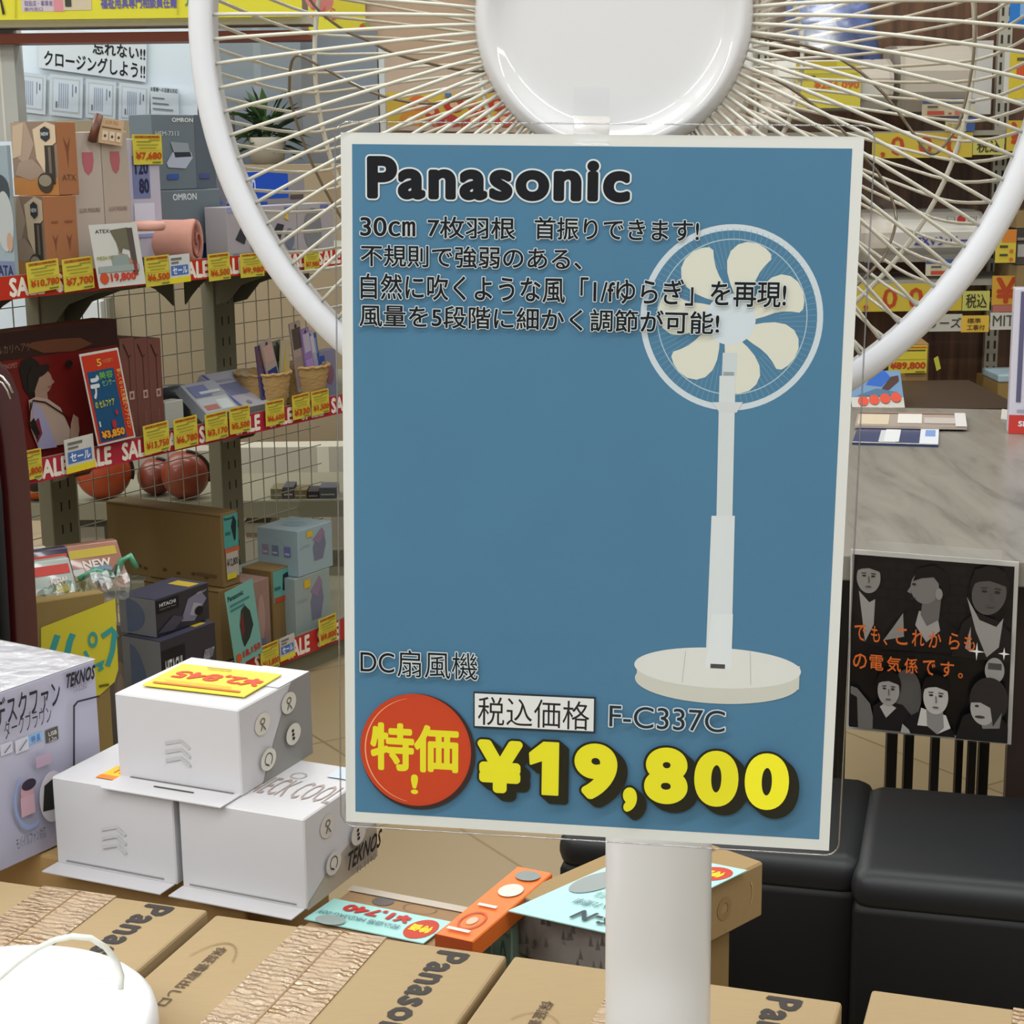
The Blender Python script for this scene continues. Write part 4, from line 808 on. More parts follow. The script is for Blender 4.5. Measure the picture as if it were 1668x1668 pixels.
hit(276, 364, 214, 1046, 0.002, -0.27, 'lower dark boxed vacuum cleaner in front of the brown carton')
_t = scol(276, -0.27, 0.002); _h = solve_py(_t, Z, 1046, 0, 1)
hit(256, 342, 197, 978, _h + 0.004, -0.25, 'upper dark boxed vacuum cleaner in front of the brown carton')
b = sbox(226, -0.16, 238, 188, 1022, 0.002, ).make(mat('757069', 0.5), 0.001); c = b.L(); c.ell(0.55, 0.58, 0.3, 0.2, '97887C'); c.ell(0.55, 0.58, 0.18, 0.12, 'A89A8C'); c.rect(0.05, 0.72, 0.4, 0.77, 'B0892C'); c.rect(0.1, 0.93, 0.6, 0.95, 'A8A49C'); b.R().poly([(0, 1), (0, 0.8), (0.4, 0.55), (1, 0.5), (1, 1)], 'A5A092')
done(b, 'face_care_box', 'grey brown box with a face picture beside the yellow handwritten sheet', 'box')
# teal price sheet with the iron
mb, c = pxpanel([(384, 1088), (428, 1062), (411, 942)], S0 - sn * 0.014, nf, 0.001, mat('6FA69E', 0.4))
c.text('Panasonic', 0.06, 0.86, 0.62, 0.93, '17423E', bold=0.04); c.rect(0.1, 0.78, 0.8, 0.81, '3E7A78'); c.rect(0.1, 0.72, 0.6, 0.75, '3E7A78')
c.poly([(0.35, 0.3), (0.34, 0.5), (0.45, 0.68), (0.6, 0.72), (0.75, 0.62), (0.8, 0.42), (0.62, 0.28), (0.4, 0.2)], '27302E'); c.poly([(0.36, 0.32), (0.36, 0.55), (0.5, 0.66), (0.48, 0.4)], '6A2C2A'); c.ell(0.15, 0.1, 0.1, 0.06, 'C4572A'); c.text('18,150', 0.3, 0.06, 0.95, 0.16, 'B5332A', bold=0.045)
mb.obj('price_sheet', None, 'teal price sheet picturing a dark red iron, reading 18,150 yen', 'price sign')
b = sbox(414, 0.03, 443, 411, 950, ZL, d=0.1).make(mat('8C6E66', 0.45), 0.001); c = b.R(); c.ell(0.5, 0.5, 0.2, 0.3, '9C8078'); c.rect(0.3, 0.12, 0.7, 0.2, '6A6A8A'); done(b, 'iron_box', 'pinkish brown box behind the teal price sheet', 'box')
b = sbox(447, 0.05, 479, 398, 930, ZL).make(KR, 0.002); c = b.R(); c.rect(0.05, 0.55, 0.95, 0.98, '5C9890'); c.poly([(0.5, 0.70), (0.55, 0.9), (0.8, 0.92), (0.85, 0.76), (0.7, 0.66)], '1B2A30'); c.rect(0.1, 0.55, 0.95, 0.62, 'A8432A'); c.rect(0.1, 0.72, 0.4, 0.76, '2E6462')
done(b, 'appliance_carton', 'brown carton with a small teal label between the irons and steamers', 'box')
def steam(b, lab):
    c = b.R(); c.poly([(0.45, 0.25), (0.42, 0.55), (0.55, 0.8), (0.75, 0.85), (0.8, 0.55), (0.7, 0.25)], '6E7086'); c.poly([(0.42, 0.72), (0.7, 0.93), (0.78, 0.8), (0.6, 0.6)], '86748C'); c.rect(0.25, 0.80, 0.42, 0.93, 'C9A62E'); c.text('CLEAN', 0.05, 0.6, 0.3, 0.66, '8A9A9A', shear=.2)
    c = b.L(); c.ell(0.48, 0.62, 0.18, 0.2, '9AA6BA', inner=0.9, a0=20, a1=160)
    for x, col in ((0.2, '8A7C94'), (0.45, '6A7490'), (0.75, '6A70A0')): c.rect(x - 0.08, 0.42, x + 0.08, 0.64, col); c.rect(x - 0.06, 0.46, x + 0.05, 0.5, 'A9AEC0')
    b.T().ell(0.5, 0.5, 0.25, 0.2, '7E9CA6')
    return done(b, 'steamer_box', lab, 'box')
s1_ = sbox(484, 0.02, 540, 478, 944, ZL, d=0.2).make(mat('8C9A98', 0.4), 0.001); steam(s1_, 'lower pale grey box with a lilac steamer picture')
s2_ = sbox(487, 0.02, 543, 421, 866, s1_.C.z + s1_.h + 0.001).make(mat('8FA4AC', 0.4), 0.001); steam(s2_, 'upper pale blue box with three small pictures on its end')
# bin of packs with yellow handwritten sheet
O = scol(60, -0.30, 0.3)
bin_yaw = 55
q0 = at_z(66, 1300, 0.0)
P_ = scol(196, -0.33, 0.0); ba = yawdir(57); bb = yawdir(-33)
tB = solve_px(P_ + Z * 0.25, -ba, 60, 0, 1.0); topz = solve_py(P_, Z, 964, 0, 1)
bn = BX(P_ - ba * tB, ba, bb, tB, 0.2, topz).make(kraft('8F7A4C'), 0.002)
c = bn.R(lift=0.002)
c.poly([(66, 1022), (187, 975), (192, 1090), (186, 1110), (157, 1136), (66, 1170)], 'D2C83C', px=True)
TE = '3F9E9C'
for pts, w_ in (([(93, 1034), (86, 1055), (80, 1068)], .011), ([(118, 1032), (113, 1044), (108, 1066)], .011), ([(137, 1060), (144, 1074)], .006), ([(160, 1080), (166, 1090)], .006), ([(165, 1036), (182, 1024), (186, 1030), (182, 1060), (174, 1084)], .009), ([(150, 1086), (168, 1076), (160, 1092)], .006)): c.line(pts, w_, TE, px=True)
c.ell(150, 1041, 8, 13, TE, px=True, inner=0.55); c.rect(160, 1112, 176, 1119, '6A6428', px=True)
done(bn, 'cardboard_bin', 'cardboard bin with a yellow sheet handwritten in teal marker', 'bin')
packs = [((50, 895, 78, 940), 'CBBFA8', 'grey white pack with a red band at the back of the bin', 'B0403A', 0.16), ((78, 902, 165, 950), '9A6A58', 'pack with an orange brown pattern and yellow edge in the bin', 'B8A23A', 0.12), ((52, 925, 102, 985), '2A2440', 'dark violet pack with a red flash in the bin', 'C0402E', 0.06), ((56, 958, 105, 1010), 'A5AFA8', 'pale pack with red and yellow flashes at the front of the bin', 'C04038', 0.02)]
for k, ((x0, y0, x1, y1), col, lab, acc, dep) in enumerate(packs):
    pl = bn.C + bb * dep; nrm = -bb
    A = on_plane(x0, y1 - 8, pl, nrm); A.z = topz - 0.03 + 0.0 * k; B = A + ba * ((x1 - x0) * 0.00165) + Z * 0.0; V = Z * ((y1 - y0) * 0.0011 + 0.02) + bb * 0.055 + ba * 0.0
    mb = MB(); mb.box(A, B - A, V, bb * 0.02, mat(col, 0.3, coat=0.5), 0.002, 2, True); c = CV(mb, A, B - A, V, lift=0.0005); c.rect(0.05, 0.72, 0.95, 0.9, acc); c.rect(0.1, 0.15, 0.5, 0.5, 'B9BDB8'); c.ell(0.7, 0.35, 0.16, 0.2, 'D0B02A' if k == 3 else '6A8A9A'); c.text('NEW', 0.5, 0.5, 0.85, 0.66, 'D9CFC8', bold=0.04)
    mb.obj('refill_pack', None, lab, 'packet')
# crumpled green tinted plastic bag
mb = MB(); g0 = on_plane(150, 985, bn.C + bb * 0.05, -bb); g0.z = topz - 0.02
nx, ny = 16, 8; vs = []; rnd = random.Random(3)
for j in range(ny):
    for i in range(nx):
        u, v = i / (nx - 1), j / (ny - 1)
        vs.append(g0 + ba * (u - 0.62) * 0.15 + bb * (v - 0.5) * 0.09 + Z * (0.038 * math.sin(PI * v) * (0.6 + 0.7 * u) + rnd.uniform(-0.007, 0.007)))
mb.add(vs, [(j * nx + i, j * nx + i + 1, (j + 1) * nx + i + 1, (j + 1) * nx + i) for j in range(ny - 1) for i in range(nx - 1)], clear('bag_plastic', (0.72, 0.82, 0.76), 0.10, 0.25, bump=0.3, fres=0.5))
mb.tube([g0 + ba * 0.045 + Z * 0.03, g0 + ba * 0.055 + Z * 0.055, g0 + ba * 0.07 + Z * 0.062, g0 + ba * 0.08 + Z * 0.04], 0.006, mat('4E9C78', 0.3, coat=0.4), n=7)
mb.tube([g0 - ba * 0.02 + Z * 0.035, g0 + ba * 0.01 + Z * 0.045, g0 + ba * 0.04 + Z * 0.03], 0.005, mat('4E9C78', 0.3, coat=0.4), n=7)
mb.obj('plastic_bag', None, 'crumpled clear bag with green straps on top of the bin', 'bag')

# ------------------------------------------------------------------ dark red massage chair at the photo edge
zt_ = 0.0
cl = at_y(63, 1068, 2.35)
ch = thing('massage_chair', 'dark red and black massage chair cut by the photo edge', 'chair', (cl.x - 0.25, 2.5, 0))
prof = [(63, 1075), (60, 1000), (55, 900), (48, 780), (40, 700), (30, 640), (18, 610), (0, 596), (-60, 590)]
P = [at_y(x, y, 2.35) for x, y in prof]; P = [Vector((p.x, 2.35, p.z)) for p in P]
base = [Vector((P[0].x + 0.005, 2.35, 0.0))] + P + [Vector((P[-1].x - 0.2, 2.35, P[-1].z)), Vector((P[-1].x - 0.2, 2.35, 0))]
from mathutils.geometry import tessellate_polygon
tr = tessellate_polygon([[Vector((p.x, p.z, 0)) for p in base]])
mb = MB(); back = [p + Vector((-0.10, 0.26, 0)) for p in base]; n = len(base)
mb.add(base + back, [t for t in tr] + [tuple(i + n for i in t[::-1]) for t in tr] + [(i, (i + 1) % n, n + (i + 1) % n, n + i) for i in range(n)], mat('3A1012', 0.25, coat=0.4)); mb.obj('side_shell', ch)
mb = MB(); ins = [Vector((p.x - 0.035, 2.335, min(p.z, p.z - 0.02) if i else 0.03)) for i, p in enumerate(base[:-2])] + [Vector((base[-2].x, 2.335, base[-2].z - 0.03)), Vector((base[-1].x, 2.335, 0.03))]
mb.add(ins, [t for t in tessellate_polygon([[Vector((p.x, p.z, 0)) for p in ins]])], mat('121416', 0.6))
mb.box(Vector((ins[4].x - 0.3, 2.315, 0.45)), Vector((0.285, 0, 0)), Vector((0, 0.02, 0)), Z * 0.26, mat('1A1D20', 0.55, bump=0.3), 0.008)
mb.box(Vector((ins[4].x - 0.3, 2.305, 0.05)), Vector((0.29, 0, 0)), Vector((0, 0.03, 0)), Z * 0.32, mat('0E0F10', 0.6), 0.008)
mb.obj('black_upholstery', ch)
mb = MB(); mb.tube([at_y(x, y, 2.32) for x, y in ((-6, 608), (4, 614), (14, 626), (21, 640))], 0.0018, mat('C9C6C4', 0.2, metal=0.8), n=6); mb.tube([at_y(x, y, 2.32) for x, y in ((-6, 618), (4, 624), (12, 636), (17, 650))], 0.0014, mat('C9C6C4', 0.2, metal=0.8), n=6); mb.obj('chrome_trim', ch)

# ================================================================== BOXES BEHIND THE CARTONS
def flat4(p0, p1, p3, z, thick, m):
    "flat sheet lying at height z; p0 lower left as read, p1 lower right, p3 upper left (pixels)"
    A, B, D = (at_z(x, y, z) for x, y in (p0, p1, p3)); U = B - A; V = D - A
    mb = MB(); mb.box(A, U, V, Z * thick, m); return mb, CV(mb, A + Z * thick, U, V, lift=0.0003, step=0.0002)
_g = at_z(1217, 1419, 0.532) - at_z(1002, 1524, 0.532); GY = math.degrees(math.atan2(_g.x, _g.y)); ga = yawdir(GY); gb = yawdir(GY - 90)
G = cbox(1000, 1522, 1243, 838, 0, 0.53, GY, 'top', h=0.052).make(kraft('98805A'), 0.002)
c = G.L(); c.rect(0, 0, 1, 1, mat('7C7671', 0.6, noise=0.1, scale=60))
rnd = random.Random(5)
for i in range(26):
    x, y, r = rnd.random() * 0.9, rnd.random() * 0.8, 0.04; c.h -= c.step; c.poly([(x, y), (x + r * 1.3, y + 0.03), (x + r * 0.6, y + 0.2)], rnd.choice(['8A8580', '6E6863']))
c.ell(0.22, 0.3, 0.02, 0.05, '5A5652')
c = G.R(); c.ell(0.72, 0.5, 0.05, 0.2, '8F7651', inner=0.5); c.ell(0.9, 0.55, 0.02, 0.2, 'B9A078', inner=0.8, a0=-80, a1=80)
c = G.T(); c.text('取扱注意', 0.15, 0.88, 0.6, 0.96, '7A5E3C')
G.mb.obj('printed_carton', None, 'flat carton with a grey patterned front lying behind the fan pole', 'box')
K = BX(Vector((G.C.x, G.C.y, 0)) + ga * 0.012 + gb * 0.012, ga, gb, max(0.05, solve_px(Vector((G.C.x, G.C.y, 0.4)) + ga * 0.0, ga, 1208) - 0.014), max(G.d - 0.03, 0.1), G.C.z - 0.001).make(kraft('8A724C'), 0.002)
K.mb.obj('cardboard_box', None, 'brown carton underneath the flat grey fronted carton', 'box')
mb, c = flat4((1217, 1419), (1050, 1386), (1002, 1524), 0.5325, 0.001, mat('A5D3CF', 0.4))
# read from the far side: U runs right to left, V towards the viewer
c.ell(0.18, 0.13, 0.16, 0.1, 'B9341F'); c.text('特価', 0.08, 0.09, 0.28, 0.17, 'E3CB2C', bold=0.05); c.ell(0.83, 0.5, 0.15, 0.17, '8C9494'); c.rect(0.6, 0.15, 0.68, 0.5, '9AA6A6')
c.text('ナノイー搭載モデル', 0.1, 0.60, 0.66, 0.68, '4A6A78'); c.text('お手入れ簡単', 0.2, 0.72, 0.7, 0.79, '4A6A78')
c.text('IS-N', 0.12, 0.84, 0.50, 0.95, '2B3F4A', bold=0.03)
mb.obj('price_sheet', None, 'pale teal price sheet with a red roundel lying on the flat carton', 'price sign')
# orange box
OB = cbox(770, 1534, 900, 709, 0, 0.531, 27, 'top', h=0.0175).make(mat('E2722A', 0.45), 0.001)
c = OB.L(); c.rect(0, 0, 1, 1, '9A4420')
c = OB.T(); c.ell(0.48, 0.22, 0.12, 0.05, 'C9B09A'); c.ell(0.48, 0.22, 0.3, 0.12, 'C4502A', inner=0.85); c.ell(0.55, 0.66, 0.3, 0.09, 'C8CBC0'); c.ell(0.55, 0.88, 0.32, 0.07, '7E8684'); c.rect(0.2, 0.40, 0.7, 0.43, 'E8D8C8'); c.rect(0.15, 0.06, 0.75, 0.09, 'E8D8C8')
OB.mb.obj('orange_carton', None, 'bright orange flat carton between the teal sheets', 'box')
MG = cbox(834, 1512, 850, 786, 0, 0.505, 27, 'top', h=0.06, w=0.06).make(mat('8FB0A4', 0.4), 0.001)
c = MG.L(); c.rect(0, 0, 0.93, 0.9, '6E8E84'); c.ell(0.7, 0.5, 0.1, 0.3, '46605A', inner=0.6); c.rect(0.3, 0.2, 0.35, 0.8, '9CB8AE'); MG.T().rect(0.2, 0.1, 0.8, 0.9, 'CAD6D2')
MG.mb.obj('mint_carton', None, 'small mint green box between the orange and grey cartons', 'box')
# carton with grey oval, teal 1,740 sheet
zz = 0.512; A_ = at_z(790, 1484, zz); L_ = (at_z(632, 1447, zz) - A_).length
ga2 = yawdir(25); gb2 = yawdir(-65)
KB = BX(Vector((A_.x, A_.y, 0)) - ga2 * 0.12, ga2, gb2, 0.12, L_ + 0.03, zz).make(kraft('96795A'), 0.002)
c = KB.T(); o_px = dict(px=True)
c.ell(624, 1469, 20, 8, '5C5450', px=True)
c.ell(684, 1481, 32, 9, '7A6248', px=True, inner=0.95)
c.rect(0.0, 0.90, 1, 0.99, 'B5AA9C')
KB.mb.obj('printed_carton', None, 'brown carton with a dark oval print beyond the teal 1,740 yen sheet', 'box')
mb, c = flat4((735, 1503), (544, 1465), (690, 1538), zz + 0.002, 0.001, mat('9CCFCB', 0.35))
c.ell(0.13, 0.52, 0.115, 0.42, 'B8381F'); c.text('特価', 0.05, 0.36, 0.22, 0.66, 'E6CC2A', bold=0.05); c.text('¥1,740', 0.27, 0.08, 0.84, 0.44, 'B52E2A', bold=0.05); c.text('税込価格 HKD3AG-009', 0.28, 0.55, 0.96, 0.75, '45707E'); c.ell(0.8, 0.9, 0.12, 0.2, '8C9896')
mb.obj('price_sheet', None, 'teal price sheet reading 1,740 yen lying behind the taped carton', 'price sign')

# ================================================================== BLACK STOOLS
LE = mat('0B0B0C', 0.55, noise=0.1, scale=40, bump=0.12, spec=0.3)  # same leather as the seat pad, darkened to put side shade into the colour
def stool(px, py, yaw, wd, dp, label, H=0.42):
    P = at_z(px, py, H); u = Vector((math.cos(yaw), -math.sin(yaw), 0)); v = Vector((math.sin(yaw), math.cos(yaw), 0))
    root = thing('cube_stool', label, 'stool', P + u * wd / 2 + v * dp / 2 - Z * H)
    b0 = Vector((P.x, P.y, 0.02))
    MB().box(b0 + u * 0.002 + v * 0.002, u * (wd - 0.004), v * (dp - 0.004), Z * (H - 0.045), LE, 0.01).obj('upholstered_body', root)
    MB().box(Vector((P.x, P.y, H - 0.035)), u * wd, v * dp, Z * 0.046, mat('1B1D20', 0.45, noise=0.08, scale=40, bump=0.1, spec=0.4), 0.02, 4).obj('seat_pad', root)
    for (i, j) in ((0.04, 0.04), (wd - 0.04, 0.04), (0.04, dp - 0.04), (wd - 0.04, dp - 0.04)): MB().lathe((P.x + (u * i + v * j).x, P.y + (u * i + v * j).y, 0), Z, [(0, 0), (0.018, 0), (0.018, 0.02), (0, 0.02)], mat('0C0C0C', 0.5), n=16).obj('foot', root)
stool(1385, 1437, math.radians(15), 0.40, 0.265, 'black leatherette cube stool, larger in view, beside the photo edge')
stool(905, 1372, math.radians(15), 0.325, 0.25, 'black leatherette cube stool mostly hidden behind the blue sign')

# ================================================================== TABLE
tyaw = math.radians(12); tu = Vector((math.cos(tyaw), -math.sin(tyaw), 0)); tv = Vector((math.sin(tyaw), math.cos(tyaw), 0))
fr = at_z(1520, 909, 0.70); bk = at_z(1520, 665, 0.70); dp_ = (bk - fr).dot(tv)
def table_wood():
    m = mat('77736B', 0.28, noise=0.0, spec=0.5); m = m.copy(); nt = m.node_tree; b = nt.nodes['Principled BSDF']
    tc = nt.nodes.new('ShaderNodeTexCoord'); mp = nt.nodes.new('ShaderNodeMapping'); mp.inputs['Rotation'].default_value = (0, 0, math.radians(-28)); mp.inputs['Scale'].default_value = (14, 2.2, 1)
    n1 = nt.nodes.new('ShaderNodeTexNoise'); n1.inputs['Scale'].default_value = 1.6; n1.inputs['Detail'].default_value = 9; n1.inputs['Roughness'].default_value = 0.65; n1.inputs['Distortion'].default_value = 0.9
    cr = nt.nodes.new('ShaderNodeValToRGB'); e = cr.color_ramp.elements; e[0].position = 0.33; e[0].color = rgb('635D56'); e[1].position = 0.62; e[1].color = rgb('868279'); x = e.new(0.46); x.color = rgb('7C776F')
    nt.links.new(tc.outputs['Object'], mp.inputs[0]); nt.links.new(mp.outputs[0], n1.inputs[0]); nt.links.new(n1.outputs[0], cr.inputs[0]); nt.links.new(cr.outputs[0], b.inputs['Base Color'])
    return m
TW = 1.25
tl = fr - tu * (fr - at_z(1270, 880, 0.70)).dot(tu); tl = Vector((tl.x, tl.y, 0.67))
tab = thing('wood_table', 'table with a grey streaked wood top beyond the black stools', 'table', (tl.x + 0.5, tl.y + 0.5, 0))
MB().box(tl, tu * TW, tv * dp_, Z * 0.03, table_wood(), 0.002, 2, False).obj('table_top', tab)
for i, j in ((0.05, 0.12), (TW - 0.05, 0.12), (0.05, dp_ - 0.12), (TW - 0.05, dp_ - 0.12)):
    q = tl + tu * i + tv * j; MB().box(Vector((q.x - 0.02, q.y - 0.02, 0)), (0.04, 0, 0), (0, 0.04, 0), Z * 0.67, mat('17130F', 0.5), 0.002).obj('leg', tab)
q = on_plane(1652, 1000, fr + tv * 0.05, tv); pp = Vector((q.x, q.y, 0.0)); MB().box(pp + tv * 0.0, tu * 0.5, tv * 0.03, Z * 0.669, mat('2E211A', 0.5, noise=0.1, scale=8)).obj('side_panel', tab)
# dark frame; its thin posts stand in for table and chair legs
yy = 2.5; DKP = mat('14110F', 0.5)
xs_ = [(1444, 1461), (1478, 1493), (1517, 1530), (1563, 1574), (1578, 1590), (1601, 1617)]
xa, xb = at_y(1440, 1240, yy).x, at_y(1622, 1240, yy).x
stand = thing('leg_post_frame', 'dark frame of thin posts standing in for table and chair legs under the grey wood table', 'stand', ((xa + xb) / 2, yy + 0.1, 0))
MB().box((xa - 0.02, yy - 0.01, 0.47), (xb - xa + 0.04, 0, 0), (0, 0.2, 0), Z * 0.02, DKP).obj('top_board', stand)
MB().box((xa - 0.02, yy - 0.01, 0.0), (xb - xa + 0.04, 0, 0), (0, 0.2, 0), Z * 0.02, DKP).obj('foot_board', stand)
for k, (p_, q_) in enumerate(xs_):
    x0 = at_y(p_, 1240, yy).x; x1 = at_y(q_, 1240, yy).x
    MB().box((x0, yy + 0.02 * (k % 2), 0.02), (x1 - x0, 0, 0), (0, 0.012, 0), Z * 0.45, DKP).obj('post', stand)
# staff poster hanging from the table edge
tn = -tv; Op = fr - tv * 0.012
A, B, D = on_plane(1379, 1187, Op, tn), on_plane(1647, 1213, Op, tn), on_plane(1660, 916, Op, tn)
po = thing('staff_poster', 'black and white staff portrait poster with orange lettering on the table edge', 'poster', (A + B) / 2)
U = B - A; V = (D - B); mb = MB(); mb.box(A, U, V, tv * 0.003, mat('BDBAB4', 0.3))
c = CV(mb, A, U, V, lift=0.0003, step=0.00025, rough=0.28)
c.rect(0.012, 0.022, 0.975, 0.975, '121213')
for j in range(10):
    for i in range(9):
        if 0.122 + i * 0.105 + (j % 2) * 0.05 >= 0.97: continue
        c.h -= c.step if (i or j) else 0; c.rect(0.03 + i * 0.105 + (j % 2) * 0.05, 0.44 + j * 0.052, 0.122 + i * 0.105 + (j % 2) * 0.05, 0.484 + j * 0.052, '19191B')
def face(x, y, rx, ry, hair, skin, glasses=False, look=0.0, rot=0):
    c.ell(x, y + ry * 0.35, rx * 1.14, ry * 0.98, hair, rot=rot); c.ell(x, y, rx, ry, skin, rot=rot)
    c.poly([(x - rx, y + ry * 0.4), (x - rx * 0.6, y + ry * 0.55), (x, y + ry * 0.62), (x + rx * 0.6, y + ry * 0.5), (x + rx, y + ry * 0.4), (x + rx * 0.9, y + ry * 1.1), (x, y + ry * 1.3), (x - rx * 0.9, y + ry * 1.1)], hair)
    for s_ in (-1, 1):
        c.ell(x + look * rx + s_ * rx * 0.38, y + ry * 0.12, rx * 0.17, ry * 0.06, '2A2726'); c.line([(x + look * rx + s_ * rx * 0.2, y + ry * 0.3), (x + look * rx + s_ * rx * 0.6, y + ry * 0.28)], 0.0012, '3A3634')
    c.line([(x + look * rx, y + ry * 0.1), (x + look * rx * 1.3 + 0.004, y - ry * 0.25), (x + look * rx, y - ry * 0.3)], 0.0010, '4E4A46'); c.ell(x + look * rx, y - ry * 0.55, rx * 0.26, ry * 0.045, '4E4846')
def torso(pts, col): c.poly(pts, col)
# upper row
torso([(0.02, 0.50), (0.05, 0.76), (0.10, 0.78), (0.22, 0.72), (0.27, 0.66), (0.28, 0.47)], '1B191A'); torso([(0.055, 0.78), (0.12, 0.72), (0.155, 0.74), (0.15, 0.60), (0.10, 0.50), (0.075, 0.66)], '9C9994')
face(0.112, 0.855, 0.072, 0.085, '191716', '8E8B86')
torso([(0.19, 0.47), (0.25, 0.6), (0.33, 0.68), (0.42, 0.70), (0.56, 0.68), (0.66, 0.6), (0.7, 0.48)], '191718'); torso([(0.21, 0.52), (0.27, 0.60), (0.325, 0.68), (0.335, 0.55)], '8B8884'); torso([(0.40, 0.62), (0.42, 0.70), (0.53, 0.68), (0.55, 0.60), (0.47, 0.53)], '908C88')
torso([(0.43, 0.68), (0.44, 0.76), (0.55, 0.78), (0.54, 0.66), (0.47, 0.62)], '5E5A57')
c.ell(0.45, 0.83, 0.085, 0.09, '6E6A67'); c.poly([(0.365, 0.83), (0.345, 0.80), (0.37, 0.79)], '6E6A67'); c.poly([(0.38, 0.86), (0.40, 0.93), (0.5, 0.955), (0.58, 0.92), (0.60, 0.83), (0.57, 0.78), (0.55, 0.84), (0.50, 0.89), (0.43, 0.88)], '151314'); c.ell(0.535, 0.80, 0.022, 0.032, '7E7A76'); c.line([(0.365, 0.765), (0.40, 0.77)], 0.001, '3A3634'); c.ell(0.385, 0.845, 0.012, 0.006, '2A2726')
torso([(0.62, 0.47), (0.68, 0.66), (0.76, 0.72), (0.9, 0.68), (0.97, 0.62), (0.97, 0.46)], '1D1A1A'); torso([(0.70, 0.52), (0.73, 0.64), (0.735, 0.50)], '8E8A86'); torso([(0.70, 0.80), (0.78, 0.68), (0.88, 0.65), (0.92, 0.70), (0.90, 0.54), (0.83, 0.48), (0.76, 0.62)], '8A8682')
face(0.83, 0.825, 0.10, 0.115, '1A1817', '4E4A47', look=0.1, rot=-12)
# middle caps and texture
c.ell(0.88, 0.415, 0.058, 0.07, '8A8884'); c.rect(0.84, 0.42, 0.92, 0.455, '45423F')
# lower row
c.ell(0.36, 0.23, 0.09, 0.15, '4C4A48'); torso([(0.02, 0.03), (0.02, 0.26), (0.06, 0.25), (0.14, 0.17), (0.18, 0.03)], '5E5B58'); torso([(0.015, 0.03), (0.015, 0.22), (0.06, 0.2), (0.07, 0.03)], '151314')
torso([(0.16, 0.03), (0.16, 0.16), (0.22, 0.2), (0.34, 0.18), (0.40, 0.12), (0.40, 0.03)], '191718'); torso([(0.20, 0.16), (0.24, 0.19), (0.30, 0.16), (0.24, 0.10)], '9A9692'); face(0.25, 0.255, 0.066, 0.085, '141213', '8A8682')
torso([(0.34, 0.03), (0.37, 0.12), (0.46, 0.17), (0.60, 0.14), (0.66, 0.03)], '171516'); torso([(0.33, 0.03), (0.34, 0.08), (0.38, 0.05), (0.39, 0.03)], '8E8B87'); torso([(0.43, 0.08), (0.45, 0.18), (0.52, 0.16), (0.60, 0.15), (0.63, 0.08), (0.55, 0.04), (0.50, 0.08)], 'B3B0AB'); torso([(0.49, 0.08), (0.48, 0.18), (0.58, 0.18), (0.59, 0.08), (0.55, 0.04)], '7A7774')
face(0.535, 0.245, 0.075, 0.095, '100E0F', 'A5A19C')
torso([(0.66, 0.03), (0.70, 0.16), (0.78, 0.20), (0.92, 0.18), (0.97, 0.12), (0.97, 0.03)], '1A1818'); c.ell(0.85, 0.26, 0.115, 0.125, '2A2625'); torso([(0.78, 0.2), (0.82, 0.10), (0.92, 0.11), (0.93, 0.2)], '6E6A67'); c.ell(0.815, 0.205, 0.072, 0.085, '989490', rot=10); c.poly([(0.74, 0.24), (0.78, 0.34), (0.90, 0.34), (0.93, 0.2), (0.88, 0.12), (0.86, 0.22), (0.80, 0.245)], '2A2625'); c.ell(0.80, 0.165, 0.03, 0.008, '3A3432'); c.ell(0.78, 0.225, 0.012, 0.006, '2A2625')
OR = 'C0602A'
for k, (t, x0, x1) in enumerate((('で', 0.035, 0.105), ('も', 0.135, 0.19), ('、', 0.21, 0.235), ('こ', 0.285, 0.355), ('れ', 0.38, 0.455), ('か', 0.48, 0.555), ('ら', 0.60, 0.665), ('も', 0.69, 0.755))): c.text(t, x0, 0.525 + (0 if t != '、' else -0.01), x1, 0.615 if t != '、' else 0.545, OR, bold=0.01)
for k, (t, x0, x1) in enumerate((('の', 0.03, 0.115), ('電', 0.13, 0.215), ('気', 0.235, 0.32), ('係', 0.34, 0.42), ('で', 0.45, 0.525), ('す', 0.555, 0.635), ('。', 0.66, 0.69))): c.text(t, x0, 0.375, x1, 0.46 if t != '。' else 0.405, OR, bold=0.012)
for (x, y, r) in ((0.765, 0.53, 0.05), (0.925, 0.53, 0.035)):
    c.poly([(x - r, y), (x - 0.006, y + 0.006), (x, y + r), (x + 0.006, y + 0.006), (x + r, y), (x + 0.006, y - 0.006), (x, y - r), (x - 0.006, y - 0.006)], 'D8D5D0')
mb.obj('printed_sheet', po)
mb = MB(); mb.box(A - tv * 0.004, U, V, tv * 0.0008, clear('acrylic_clear', (0.985, 0.985, 0.985), 0.0, 0.06, fres=0.3)); mb.obj('acrylic_cover', po)
mb = MB(); mb.box(D - U * 0.9 - V * 0.0 + Z * 0.0 - tv * 0.002, U * 0.8, Z * 0.012 + tv * 0.004, tv * 0.001, clear('tape_clear')); mb.obj('clear_tape', po)

